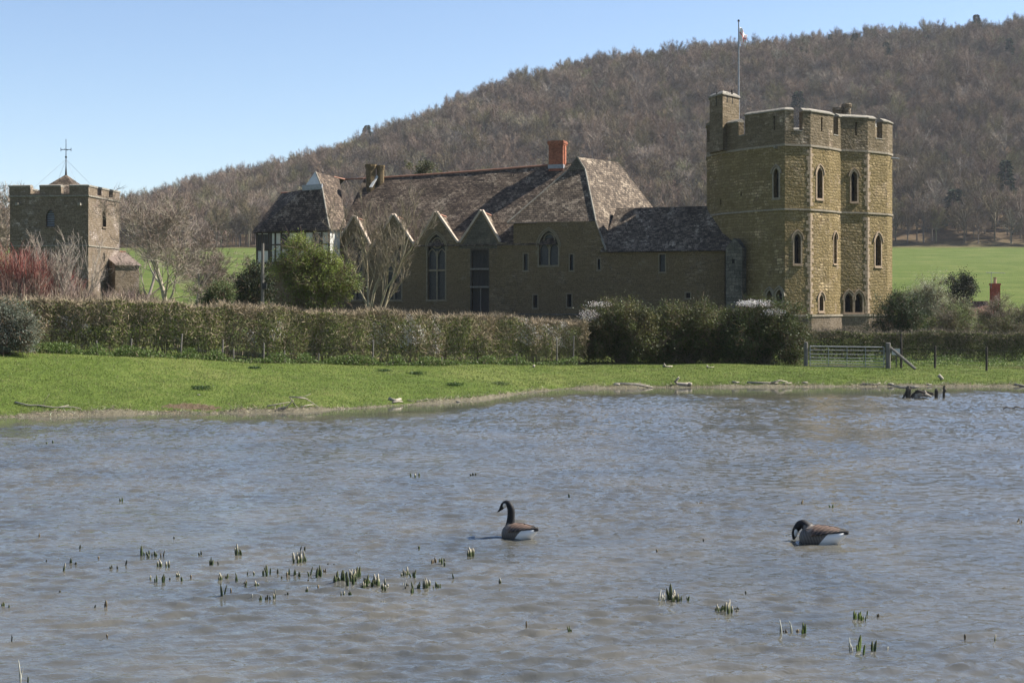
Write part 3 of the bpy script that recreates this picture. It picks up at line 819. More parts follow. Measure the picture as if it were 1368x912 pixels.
def build_hall():
    root = empty('great_hall', (*((Vector(FA) + Vector(FB)) / 2), 2.5), 'long medieval stone hall with steep stone-tiled roof, four front gables and brick chimney', 'hall')
    z_e = hz(600, 327); z_r = (hz(505, 238, 7) + hz(740, 218, 7)) / 2
    u0, uS, uC, uE = H.hit(447, 400)[0], hu(686), hu(795), H.len
    zS = hz(740, 296.5); zL = hz(890, 334.5); uC2 = hu(808)
    ZB = 3.1
    gables = [(449, 473, 494, 289.5, 328), (500, 525.5, 552, 287.5, 327), (557, 582, 611, 284, 325), (615, 643, 667, 282, 323.5)]
    out = [(u0, ZB), (uE, ZB), (uE, zL), (uC2, zL), (uC, zS), (uS, zS), (uS, hz(686, 326))]
    for l, a, r, ya, yb in reversed(gables):
        out += [(hu(r), hz(r, yb)), (hu(a), hz(a, ya) ), (hu(l), hz(l, yb + 1))]
    out += [(u0, z_e)]
    def hole(x0, x1, y0, y1, pointed=False):
        return arch_poly(hu(x0), hu(x1), hz((x0 + x1) / 2, y1), hz((x0 + x1) / 2, y0), pointed)
    big = hole(571, 594.5, 313, 400, True); door = hole(630, 652, 334, 421)
    g2 = hole(515, 536, 316, 400, True); g1 = hole(463, 484, 318, 400, True)
    sol = hole(720, 745.5, 308, 354, True)
    slits = [hole(*a) for a in ((699.5, 705, 339, 361), (761, 766, 340, 361), (798.5, 802, 346, 360), (712.5, 718, 394, 411), (757.5, 763.5, 393, 410), (881, 888.5, 340, 363), (916, 922, 391, 398))]
    mb = MB(); wall(mb, H, out, [big, door, g2, g1, sol] + slits, depth=.5)
    # end and rear walls
    def bk(u, v, z): return H.at(u, v, z)
    mb.add([bk(u0, 0, ZB), bk(u0, 9, ZB), bk(u0, 9, z_e), bk(u0, 0, z_e)], [[3, 2, 1, 0]])
    mb.add([bk(u0, 12, ZB), bk(uE, 9, ZB), bk(uE, 9, zL), bk(u0, 12, z_e)], [[0, 1, 2, 3]])
    mb.add([bk(uE, 0, ZB), bk(uE, 9, ZB), bk(uE, 9, zL), bk(uE, 0, zL)], [[0, 1, 2, 3]])
    mb.build('wall', M['hall'], root)
    pb = MB(); f = Frame(H.at(u0, 0, 0)[:2], H.at(uE, 0, 0)[:2])
    strip(pb, [H.at(u0, 0, 0)[:2], H.at(uE, 0, 0)[:2]], -0.5, ZB, out=.28, th=.3)
    pb.build('plinth', M['hall'], root)
    pc = MB(); strip(pc, [H.at(u0, 0, 0)[:2], H.at(uE, 0, 0)[:2]], ZB, ZB + .10, out=.30, th=.05)
    pc.build('plinth_course', M['ashlar'], root)
    # pale patch of gable masonry in each gable
    for (l, a, r, ya, yb) in gables:
        gm = MB(); yb2 = yb + (11 if l == 615 else -1)
        pl = [(hu(l) + .25, hz(l, yb) + .1), (hu(r) - .25, hz(r, yb) + .1), (hu(a), hz(a, ya) - .25)]
        holes_ = []
        if l == 615:
            outl = [(hu(612), hz(630, 332)), (hu(664), hz(664, 332)), (hu(665), hz(667, 325)), (hu(a), hz(a, ya + 3)), (hu(616), hz(615, 328))]
            gm2 = MB(); wall(gm2, H, outl, [], v=-.012); gm2.build('gable_facing', M['gable'], root)
    # windows
    w = add_window(root, H, big, surround=.13, proud=.02, mat='dress', back=.45)
    bu0, bu1 = hu(571), hu(594.5)
    tracery(w, H, bu0, bu1, hz(582, 400), hz(582, 313), hz(582, 335), hz(582, 361), hz(582, 324.5), .42, 'dress')
    # stone showing through the lower right light, shutters in the rest
    w = add_window(root, H, g2, surround=.13, proud=.02, mat='dress', back=.45)
    tracery(w, H, hu(515), hu(536), hz(525, 400), hz(525, 316), hz(525, 338), hz(525, 362), hz(525, 327.5), .36)
    w = add_window(root, H, g1, surround=.13, proud=.02, mat='dress', back=.45)
    tracery(w, H, hu(463), hu(484), hz(474, 400), hz(474, 318), hz(474, 340), hz(474, 363), hz(474, 329.5), .34)
    w = add_window(root, H, sol, surround=.13, proud=.02, mat='dress', back=.4)
    tracery(w, H, hu(720), hu(745.5), hz(733, 354), hz(733, 308), hz(733, 327), None, hz(733, 319.5), .46, 'dress', v=.2)
    for s in slits: add_window(root, H, s, surround=.09, proud=.02, mat='dress', backmat='dark' if s[0][1] < 6 else 'glass_or_backing', back=.35, hood=False)
    # tall loading door with timber floors
    d = add_window(root, H, door, surround=.12, proud=.03, mat='oak', backmat='door', back=.35, hood=False, name='door')
    du0, du1 = hu(630), hu(652); tb = MB()
    def bx(mb_, a, b, za, zb, v0, v1):
        lo = [H.at(a, v0, za), H.at(b, v0, za), H.at(b, v1, za), H.at(a, v1, za)]; mb_.hexa(lo, [p + Vector((0, 0, zb - za)) for p in lo])
    for y in (359.5, 383.5):
        z = hz(641, y); bx(tb, du0 - .1, du1 + .1, z - .07, z + .1, -.12, .3)
    c = (du0 + du1) / 2; bx(tb, c - .04, c + .04, hz(641, 420), hz(641, 385), .2, .3)
    tb.pieces('transom', M['wood'], d)
    bo = MB()
    for ya, yb in ((336, 358), (361, 382)):
        za, zb = hz(641, yb), hz(641, ya); k = 7
        for i in range(k):
            a = du0 + (du1 - du0) * i / k + .01; b = du0 + (du1 - du0) * (i + 1) / k - .01
            bx(bo, a, b, za, zb - (i % 3) * .03, .24 + .02 * (i % 2), .30)
    bo.build('shutter', M['door'], d)
    # ---- main roof
    v_r = 7.0
    zr0, zr1 = hz(470, 240.5, v_r), hz(772, 216, v_r)
    ur0, ur1 = hu(452, v_r) , hu(800, v_r)
    sl = MB(); nseg = 14
    def rz(u): t = (u - ur0) / (ur1 - ur0); return zr0 + (zr1 - zr0) * t - .12 * math.sin(math.pi * min(1, max(0, t))) 
    ue0, ue1 = u0 - .2, hu(773, v_r)
    ve, ze = -.12, z_e - .12
    slope = (rz(ur0) - ze) / (v_r - ve)
    V = []; Fq = []; rows = 9
    for i in range(nseg + 1):
        t = i / nseg; ub = ue0 + (ue1 - ue0) * t; ut = ub
        for j in range(rows + 1):
            q = j / rows; u = ub
            z = ze + (rz(u) - ze) * q + 0.05 * math.sin(i * 1.9 + j * 1.3) * (0 < q < 1)
            V.append(H.at(u, ve + (v_r - ve) * q, z))
    for i in range(nseg):
        for j in range(rows): Fq.append([i * (rows + 1) + j, (i + 1) * (rows + 1) + j, (i + 1) * (rows + 1) + j + 1, i * (rows + 1) + j + 1])
    sl.add(V, Fq)
    # rear slope
    sl.add([H.at(ue0, v_r, rz(ue0)), H.at(ue1, v_r, rz(ue1)), H.at(ue1, 14.2, ze), H.at(ue0, 14.2, ze)], [[0, 1, 2, 3]])
    # verge
    sl.add([H.at(ue0, ve, ze), H.at(ue0, v_r, rz(ue0)), H.at(ue0, 14.2, ze)], [[0, 1, 2]])
    roof = sl.build('roof', M['tile'], root)
    rd = MB(); rd.tube([H.at(ue0 + (ue1 - 2.0 - ue0) * i / 12, v_r, rz(ue0 + (ue1 - 2.0 - ue0) * i / 12) + .02) for i in range(13)], .11, 6); rd.build('ridge_tiles', M['ridge'], roof)
    def vroof(z, u): return ve + (z - ze) / ((rz(u) - ze) / (v_r - ve))
    # ---- gable roofs (each meets the main slope)
    for (l, a, r, ya, yb) in gables:
        ul, ua, ur = hu(l), hu(a), hu(r); za = hz(a, ya) - .1; zb = hz(r, yb)
        g = MB(); vb = vroof(za - .25, ua)
        g.add([H.at(ua, .2, za), H.at(ur, .2, zb), H.at(ur, vroof(zb, ur) + .1, zb), H.at(ua, vb, za - .2)], [[0, 1, 2, 3]])
        g.add([H.at(ua, .2, za), H.at(ul, .2, zb), H.at(ul, vroof(zb, ul) + .1, zb), H.at(ua, vb, za - .2)], [[3, 2, 1, 0]])
        gr = g.build('gable_roof', M['tile2'], root)
        rt = MB(); rt.tube([H.at(ua, .32, za + .02), H.at(ua, vb, za - .16)], .10, 6); rt.build('ridge_tiles', M['ridge'], gr)
        cp = MB()
        for (ub, s) in ((ur, 1), (ul, -1)):
            d2 = Vector((ub - ua, zb - za - .1)).normalized(); nn = Vector((-d2.y, d2.x)) * (1 if s > 0 else -1)
            A = Vector((ua, za + .12)); B = Vector((ub, zb)) 
            pr = [A, B, B + nn * .16, A + nn * .16 + Vector((0, .03))]
            lo = [H.at(p.x, -.08, p.y) for p in pr]; hi = [H.at(p.x, .34, p.y) for p in pr]
            if s < 0: lo, hi = lo[::-1], hi[::-1]
            cp.add(lo + hi, [[0, 1, 2, 3], [7, 6, 5, 4], [0, 4, 5, 1], [1, 5, 6, 2], [2, 6, 7, 3], [3, 7, 4, 0]])
        cp.pieces('coping', M['warmcop'], gr)
    # ---- solar roof (half-hipped, with a small gablet)
    va = 4.2
    ap = hp(770.5, 209.5, va); gl = hp(757, 229, va - .4); grp = hp(781.5, 226.5, va - .4)
    kb = hp(826, 217, va + 7.2)
    fl = hp(677.5, 297.5, -.35); low = hp(809.5, 334, -.35)
    pn = (kb - ap).cross(low - ap)
    def onp(px, py):
        d = Vector(((px - CX) / F, 1, (HOR - py) / F)); o = Vector((0, 0, CAMZ))
        return o + d * ((ap - o).dot(pn) / d.dot(pn))
    fr_ = onp(796, 295.5); grp = onp(781.5, 226.5)
    bc = onp(884, 291); bl = onp(905, 320)
    s = MB()
    s.add([fl, fr_, grp, gl], [[0, 1, 2, 3]])
    # lit right-hand slope runs down to the low range
    lowb = H.at(H.hit(809.5, 334, -.35)[0] + .0, 1.4, zL - .1)
    s.add([grp, fr_, low, bl, bc, kb, ap], [[6, 0, 1, 2, 3, 4, 5]])
    bk0 = H.at(H.hit(677, 297, -.35)[0], 13.5, fl.z)
    s.add([gl, ap, kb, bk0, fl], [[4, 0, 1, 2, 3]])
    s.add([kb, bc, bl, bk0], [[0, 1, 2, 3]])
    sr = s.build('solar_roof', M['tile2'], root)
    gg = MB(); gg.add([gl + H.n * .02, grp + H.n * .02, ap + H.n * .02, gl - H.n * .3, grp - H.n * .3, ap - H.n * .3], [[0, 1, 2], [0, 3, 4, 1]]); gg.build('gablet', M['gable'], sr)
    hb = MB()
    # pale bedded hips, eaves edge
    hb.tube([fr_ + Vector((0, 0, .03)), grp + Vector((0, 0, .03)), ap + Vector((0, 0, .02))], .10, 5); hb.tube([fl, gl], .08, 5); hb.tube([fr_, low], .10, 5)
    hb.pieces('hip_tiles', M['coping'], sr)
    ev = MB(); ev.tube([fl + Vector((0, 0, -.06)), fr_ + Vector((0, 0, -.06))], .07, 5); ev.build('eaves', M['oak'], sr)
    # ---- low range roof up to the tower
    vr2 = 4.4; zw = hz(900, 276.5, vr2)
    ul = hu(806, 0); w2 = MB(); n2 = 8
    V = []; Fq = []
    for i in range(n2 + 1):
        t = i / n2; u = ul + (uE + .6 - ul) * t
        for j in range(6):
            q = j / 5; V.append(H.at(u + (0 if i else (-.2 * (1 - q))), -.35 + (vr2 + .35) * q, zL - .08 + (zw - zL + .08) * q + .03 * math.sin(i * 2.3 + j) * (0 < j < 5)))
    for i in range(n2):
        for j in range(5): Fq.append([i * 6 + j, (i + 1) * 6 + j, (i + 1) * 6 + j + 1, i * 6 + j + 1])
    w2.add(V, Fq)
    w2.add([H.at(ul, vr2, zw), H.at(uE + .6, vr2, zw), H.at(uE + .6, 9.2, zL), H.at(ul, 9.2, zL)], [[0, 1, 2, 3]])
    w2.add([H.at(ul, -.35, zL - .08), H.at(uE + .6, -.35, zL - .08), H.at(uE + .6, .1, zL - .16), H.at(ul, .1, zL - .16)], [[3, 2, 1, 0]])
    w2.build('low_range_roof', M['tile2'], root)
    # ---- brick chimney on the ridge
    def stack(px0, px1, ytop, ybase, v, mat, name, capx=.12, w2_=1.1):
        ua_, ub_ = hu(px0, v), hu(px1, v); zt_, zb_ = hz((px0 + px1) / 2, ytop, v), hz((px0 + px1) / 2, ybase, v)
        b = MB()
        def bx2(e, za, zb2):
            lo = [H.at(ua_ - e, v - e, za), H.at(ub_ + e, v - e, za), H.at(ub_ + e, v + w2_ + e, za), H.at(ua_ - e, v + w2_ + e, za)]
            b.hexa(lo, [p + Vector((0, 0, zb2 - za)) for p in lo])
        bx2(0, zb_ - 2.0, zt_ - .42); bx2(capx * .5, zt_ - .42, zt_ - .28); bx2(capx, zt_ - .28, zt_ - .12); bx2(capx * .6, zt_ - .12, zt_)
        o = b.build(name, M[mat], root); return o, ua_, ub_, zt_, zb_
    o, a, b_, zt_, zb_ = stack(733, 752, 188, 221, 6.4, 'brick', 'brick_chimney')
    rb = MB(); c = (a + b_) / 2   # projecting brick rib and lead collar
    lo = [H.at(b_ - .0, 6.75, zb_), H.at(b_ + .07, 6.75, zb_), H.at(b_ + .07, 7.1, zb_), H.at(b_, 7.1, zb_)]; rb.hexa(lo, [p + Vector((0, 0, zt_ - zb_ - .45)) for p in lo])
    rb.build('rib', M['brick'], o)
    lf = MB(); lo = [H.at(a - .06, 6.34, zb_ - .3), H.at(b_ + .06, 6.34, zb_ - .3), H.at(b_ + .06, 7.6, zb_ - .3), H.at(a - .06, 7.6, zb_ - .3)]; lf.hexa(lo, [p + Vector((0, 0, .38)) for p in lo]); lf.build('flashing', M['lead'], o)
    # ---- stone chimney of two octagonal shafts
    ch = None
    sb = MB()
    for px, r_, yt in ((495.5, .56, 220), (505.5, .42, 220.5)):
        v = 6.0; uc = hu(px, v); zt2 = hz(px, yt, v); zb2 = hz(px, 262, v)
        vv = v + (0 if px < 500 else .5)
        for za, zb3, rr in ((zb2 - 1, zt2 - .4, r_ * .88), (zt2 - .4, zt2 - .22, r_), (zt2 - .22, zt2, r_ * 1.08)):
            lo = [H.at(uc + rr * math.cos(k * math.pi / 4 + .39), vv + rr * math.sin(k * math.pi / 4 + .39), za) for k in range(8)]
            sb.hexa(lo, [p + Vector((0, 0, zb3 - za)) for p in lo])
    ch = sb.build('stone_chimney', M['hall'], root)
    lf = MB(); p0, p1 = hp(490, 249, 5.2), hp(509, 232, 6.9)
    lf.slab([hp(493, 250, 5.2), hp(497, 250, 5.2), hp(510, 228, 6.7), hp(507, 228, 6.7)], .05); lf.build('flashing', M['plaster'], ch)
    return root
build_hall()

# ------------------------------------------------------------------ timber-framed north tower
def build_north():
    root = empty('timber_framed_house', (*H.at(-2, 1, 0)[:2], 2.0), 'jettied timber-framed house with swept stone-tiled roof at the left end of the hall', 'house')
    vf = -2.6
    A = hp(336.5, 310.5, vf); B = hp(441, 307, vf); ap = hp(421.5, 229.5, 0.6); gl = hp(404.5, 253.5, -.2); gr = hp(430.5, 251.5, -.2)
    rb = hp(453, 238, 6.2); rb2 = H.at(H.hit(453, 238, 6.2)[0], 7.6, rb.z)
    C = hp(464, 306, .5)
    s = MB()
    # front slope with a bell-cast foot
    def lerp(a, b, t): return a.lerp(b, t)
    A2, B2 = lerp(A, gl, .30) + Vector((0, 0, -.22)), lerp(B, gr, .30) + Vector((0, 0, -.22))
    s.add([A, B, B2, A2, gr, gl], [[0, 1, 2, 3], [3, 2, 4, 5]])
    C2 = H.at(H.hit(464, 306, .5)[0], 5.0, B.z)
    mid = lerp(B2, C, .5)
    Cm = lerp(C, rb, .35) + Vector((0, 0, -.3))
    s.add([B, C, Cm, B2, gr, rb, ap], [[0, 1, 2, 3], [3, 2, 5, 4], [4, 5, 6]])
    LB = hp(337, 310.5, 3.0); L2 = H.at(H.hit(336.5, 310.5, vf)[0], 6.5, A.z)
    lr0, lr1 = hp(375.5, 258.5, 1.8), hp(404, 258, 1.8)
    s.add([A, A2, gl, lr1, lr0, L2], [[5, 4, 3, 2, 1, 0]])
    s.add([gl, ap, rb, rb2, L2, lr0, lr1], [[0, 1, 2, 3, 4, 5, 6]])
    s.add([lr0, L2, hp(405, 300, 6.5)], [[0, 1, 2]])
    roof = s.build('roof', M['tile'], root)
    # lower left ridge piece, its own slope
    e0, e1 = hp(337, 309.5, -1.6), hp(400, 306, -1.6)
    s2 = MB(); s2.slab([e0, e1, lr1, lr0], .1); s2.slab([lr0, lr1, H.at(H.hit(404, 258, 1.8)[0], 5, A.z), H.at(H.hit(350, 258, 1.8)[0] - 1, 5, A.z)], .1); s2.build('side_roof', M['tile'], root)
    rt = MB(); rt.tube([lr0 + Vector((0, 0, .05)), lr1 + Vector((0, 0, .05))], .1, 6); rt.tube([lerp(ap, rb, .75), rb, rb2, hp(486, 238.5, 6.9)], .08, 6); rt.pieces('ridge_tiles', M['ridge'], roof)
    g = MB(); g.slab([gl, gr, ap], .15); g.v = [p + H.n * .06 for p in g.v]
    g.build('gablet', M['plaster'], root)
    gb = MB(); lo = [gl + H.n * .12, gr + H.n * .12, gr - H.n * .1, gl - H.n * .1]
    gb.hexa([p + Vector((0, 0, -.1)) for p in lo], [p + Vector((0, 0, .42)) for p in lo]); gb.build('gablet_flashing', M['lead'], root)
    hb = MB(); hb.tube([B, B2, gr], .09, 5); hb.tube([gr, ap], .08, 5); hb.pieces('hip_tiles', M['coping'], roof)
    # walls
    f = Frame(H.at(H.hit(343, 330, vf + .5)[0], vf + .5, 0)[:2], H.at(H.hit(441, 330, vf + .5)[0], vf + .5, 0)[:2])
    z0, z1 = CAMZ + (HOR - 351) / F * 134, A.z + .1
    w = MB(); ln = f.len
    wall(w, f, [(0, z0), (ln, z0), (ln, z1), (0, z1)], [])
    w.add([f.at(ln, 0, z0), f.at(ln, 8, z0), f.at(ln, 8, z1), f.at(ln, 0, z1)], [[0, 1, 2, 3]])
    w.add([f.at(0, 0, z0), f.at(0, 8, z0), f.at(0, 8, z1), f.at(0, 0, z1)], [[3, 2, 1, 0]])
    w.add([f.at(0, 0, z0), f.at(ln, 0, z0), f.at(ln, 8, z0), f.at(0, 8, z0)], [[3, 2, 1, 0]])
    w.build('plaster_wall', M['plaster'], root)
    t = MB()
    def tb(a, b, za, zb, pr=.05, dv=.05):
        lo = [f.at(a, -pr, za), f.at(b, -pr, za), f.at(b, dv, za), f.at(a, dv, za)]; t.hexa(lo, [p + Vector((0, 0, zb - za)) for p in lo])
    def U(px): return f.hit(px, 330)[0]
    for px in (343.5, 350.5, 359.5, 362.3, 368, 376, 386, 397, 408, 419, 430, 439.5):
        tb(U(px) - .09, U(px) + .09, z0 + .18, z1 - .2)
    tb(0, ln, z0 - .02, z0 + .18, .07); tb(0, ln, z1 - .2, z1, .07); zm = f.hit(368, 327)[1]; 
    tb(U(362.5), ln, zm - .07, zm + .07, .055)
    tb(U(345), U(360), f.hit(350, 334)[1] - .08, f.hit(350, 334)[1] + .08, .055)
    t.build('timber_frame', M['oak'], root)
    for a, b in ((344.6, 349.7), (351.5, 358.6), (377, 385), (398, 407), (420, 429)):
        wb = MB(); za, zb = f.hit(350, 333)[1], f.hit(350, 313)[1]
        lo = [f.at(U(a) , -.02, za), f.at(U(b), -.02, za), f.at(U(b), .05, za), f.at(U(a), .05, za)]
        wb.hexa(lo, [p + Vector((0, 0, zb - za)) for p in lo]); ww = wb.build('window', M['glass_or_backing'], root)
        mu = MB(); c = (U(a) + U(b)) / 2
        for q in (0.33, 0.66):
            uu = U(a) + (U(b) - U(a)) * q; lo = [f.at(uu - .025, -.04, za), f.at(uu + .025, -.04, za), f.at(uu + .025, 0, za), f.at(uu - .025, 0, za)]
            mu.hexa(lo, [p + Vector((0, 0, zb - za)) for p in lo])
        mu.build('mullion', M['oak'], ww)
    # stone storeys under the jetty
    f2 = Frame(f.at(.9, .6, 0)[:2], f.at(ln - .1, .6, 0)[:2]); sw = MB()
    hol = [arch_poly(f2.len * .5, f2.len * .5 + .5, 5.2, 6.6)]
    wall(sw, f2, [(0, 0), (f2.len, 0), (f2.len, z0 + .05), (0, z0 + .05)], hol)
    for u in (0, f2.len): sw.add([f2.at(u, 0, 0), f2.at(u, 7, 0), f2.at(u, 7, z0 + .05), f2.at(u, 0, z0 + .05)], [[3, 2, 1, 0] if u == 0 else [0, 1, 2, 3]])
    sw.build('stone_wall', M['hall'], root)
    add_window(root, f2, hol[0], hood=False)
    br = MB()
    for k in range(7):
        u = ln * (.06 + k * .145); br.tube([f.at(u, .02, z0 - .02), f.at(u + .0, .62, z0 - .75)], .09, 4)
    br.pieces('jetty_brace', M['oak'], root)
    # scrap of lit white wall at the right corner
    q = MB(); fq = Frame(H.at(H.hit(438, 330, vf + .4)[0], vf + .38, 0)[:2], H.at(H.hit(449, 330, vf + 1.6)[0], vf + 1.9, 0)[:2])
    wall(q, fq, [(0, z0 - .2), (fq.len, z0 - .2), (fq.len, z1 - .5), (0, z1 - .3)], []); q.build('plaster_return', M['plaster'], root)
build_north()

# ------------------------------------------------------------------ church tower
def build_church():
    W = 7.25; be = R(6.0)
    K = Vector(planp(118, 126.0))
    eL = Vector((-math.cos(be), math.sin(be))); eR = Vector((math.sin(be), math.cos(be)))
    pts = [K + eL * W, K, K + eR * W, K + eL * W + eR * W]
    pts = [(p.x, p.y) for p in pts]
    root = empty('church_tower', ((pts[0][0] + pts[2][0]) / 2, (pts[0][1] + pts[2][1]) / 2, 2.0), 'squat square church tower with battlements and a small pyramid roof', 'church tower')
    D = 126.0
    def zz(py): return CAMZ + (HOR - py) / F * D
    f = [Frame(pts[i], pts[(i + 1) % 4]) for i in range(4)]
    zs, zp, zm = zz(262.5), zz(258.5), zz(247.8)
    lou = arch_poly(f[0].hit(61.5, 290)[0], f[0].hit(73, 290)[0], f[0].hit(67, 303)[1], f[0].hit(67, 280)[1])
    lan = arch_poly(f[1].hit(136.8, 290)[0], f[1].hit(141.4, 290)[0], f[1].hit(139, 303)[1], f[1].hit(139, 279)[1])
    low = arch_poly(f[1].hit(138, 290)[0], f[1].hit(140, 290)[0], f[1].hit(139, 349)[1], f[1].hit(139, 338)[1], False)
    mb = MB()
    wall(mb, f[0], [(0, 0), (W, 0), (W, zs), (0, zs)], [lou]); wall(mb, f[1], [(0, 0), (W, 0), (W, zs), (0, zs)], [lan, low])
    for k in (2, 3): wall(mb, f[k], [(0, 0), (W, 0), (W, zs), (0, zs)], [])
    mb.build('wall', M['church'], root)
    w = add_window(root, f[0], lou, surround=.1, mat='church', backmat='dark', hood=False)
    lv = MB(); u0, u1 = lou[0][0], lou[1][0]
    for k in range(7):
        z = lou[0][1] + .1 + k * .2; uu0, uu1 = u0 + .02, u1 - .02
        lv.slab([f[0].at(uu0, .12, z), f[0].at(uu1, .12, z), f[0].at(uu1, .3, z + .14), f[0].at(uu0, .3, z + .14)], .03)
    lv.build('louvre', M['lead'], w)
    add_window(root, f[1], lan, surround=.1, mat='church', backmat='dark', hood=False)
    g = MB(); g.add([f[1].at(u, .3, z) for u, z in grow(low, .01)], [[0, 1, 2, 3]]); g.build('arrow_slit', M['dark'], root)
    s = MB(); strip(s, pts, zs, zs + .13, out=.1, th=.1, closed=True); strip(s, pts, zz(329), zz(329) + .12, out=.08, th=.1, closed=True); s.pieces('string_course', M['coping'], root)
    pa = MB(); strip(pa, pts, zs + .13, zp, out=.03, th=.5, closed=True); cp = MB()
    segs = [(0, [(0, 0, .0), (0.24, 0, 0)], 0), ]
    def mer(fi, a, b, i2=None):
        p = [f[fi].at(a * W, 0, 0)[:2], f[fi].at(b * W, 0, 0)[:2]]
        return p
    P = [mer(0, .38, .655), mer(0, .76, 1.0)[:1] + [pts[1]] + [f[1].at(.27 * W, 0, 0)[:2]], mer(1, .40, .64), [f[1].at(.77 * W, 0, 0)[:2], pts[2], f[2].at(.2 * W, 0, 0)[:2]],
         mer(2, .36, .62), [f[2].at(.78 * W, 0, 0)[:2], pts[3], f[3].at(.2 * W, 0, 0)[:2]], mer(3, .36, .62), [f[3].at(.78 * W, 0, 0)[:2], pts[0], f[0].at(.265 * W, 0, 0)[:2]]]
    for p in P: strip(pa, p, zp, zm - .1, out=.03, th=.5); strip(cp, p, zm - .1, zm + .04, out=.1, th=.58, ridge=.08)
    pa.build('parapet', M['church'], root); cp.pieces('coping', M['coping'], root)
    c = Vector(((pts[0][0] + pts[2][0]) / 2, (pts[0][1] + pts[2][1]) / 2, 0)); zap = CAMZ + (HOR - 233) / F * (D + 4)
    inn = mitre(pts, .9, True); rf = MB()
    rf.add([(p.x, p.y, zp - .35) for p in inn] + [(c.x, c.y, zap)], [[0, 1, 4], [1, 2, 4], [2, 3, 4], [3, 0, 4], [3, 2, 1, 0]]); rf.build('roof', M['tile2'], root)
    fl = MB(); i2 = mitre(pts, .4, True); fl.add([(p.x, p.y, zp - .4) for p in i2], [[0, 1, 2, 3]]); fl.build('gutter', M['lead'], root)
    for px in (25, 108):
        u, z = f[0].hit(px, 273); sb = MB(); lo = [f[0].at(u - .13, -.45, z - .12), f[0].at(u + .13, -.45, z - .12), f[0].at(u + .13, .05, z - .12), f[0].at(u - .13, .05, z - .12)]
        sb.hexa(lo, [p + Vector((0, 0, .24)) for p in lo]); sb.build('waterspout', M['coping'], root)
    # weathervane
    vn = empty('weathervane', (c.x, c.y, zap), 'thin iron weathervane on the pyramid roof of the church tower', 'weathervane')
    def z2(py): return CAMZ + (HOR - py) / F * (D + 4)
    MB().tube([(c.x, c.y, zap - .1), (c.x, c.y, z2(222)), (c.x, c.y, z2(186))], [.11, .045, .025], 6).build('spindle', M['black'], vn)
    cr = MB(); k = 7.0 / F * D; z = z2(200)
    cr.tube([(c.x - k, c.y, z), (c.x + k, c.y, z)], .035, 5); cr.tube([(c.x, c.y - k, z), (c.x, c.y + k, z)], .03, 5)
    for sx in (-1, 1): cr.tube([(c.x + sx * k, c.y, z - .15), (c.x + sx * k, c.y, z + .15)], .03, 5)
    cr.tube([(c.x, c.y, z2(210) - .08), (c.x, c.y, z2(210) + .08)], [.09, .09], 8)
    cr.build('compass_arms', M['black'], vn)
    st = MB()
    for p in [Vector((q.x, q.y, zp)) for q in mitre(pts, 1.0, True)]: st.tube([(c.x, c.y, z2(213)), tuple(p)], .012, 3)
    st.build('stay_wire', M['metal'], vn)
    # nave behind and to the right
    nv = empty('church_nave', (pts[2][0] + 4, 130, 2.0), 'low stone church nave with reddish roof ridge behind the bare tree', 'church')
    fn = Frame(planp(154, 129.0), planp(186, 130.3)); zr = zz(333); b = MB()
    wall(b, fn, [(0, 0), (fn.len, 0), (fn.len, zz(352)), (0, zz(352))], []); 
    b.add([fn.at(fn.len, 0, 0), fn.at(fn.len, 8, 0), fn.at(fn.len, 8, zz(352)), fn.at(fn.len, 4, zr), fn.at(fn.len, 0, zz(352))], [[0, 1, 2, 3, 4]])
    b.add([fn.at(0, 0, 0), fn.at(0, 8, 0), fn.at(0, 8, zz(352)), fn.at(0, 4, zr), fn.at(0, 0, zz(352))], [[4, 3, 2, 1, 0]])
    b.build('wall', M['church'], nv)
    b = MB(); b.add([fn.at(0, -.2, zz(353)), fn.at(fn.len + .2, -.2, zz(353)), fn.at(fn.len + .2, 4, zr), fn.at(0, 4, zr), fn.at(fn.len + .2, 8.2, zz(353)), fn.at(0, 8.2, zz(353))], [[0, 1, 2, 3], [3, 2, 4, 5]])
    b.build('roof', plain_mat('pinkish_slate', (0.15, 0.11, 0.09), (0.24, 0.185, 0.15), 3, .02), nv)
    MB().tube([fn.at(0, 4, zr + .04), fn.at(fn.len + .2, 4, zr + .04)], .1, 5).build('ridge_tiles', M['ridge'], nv)
build_church()

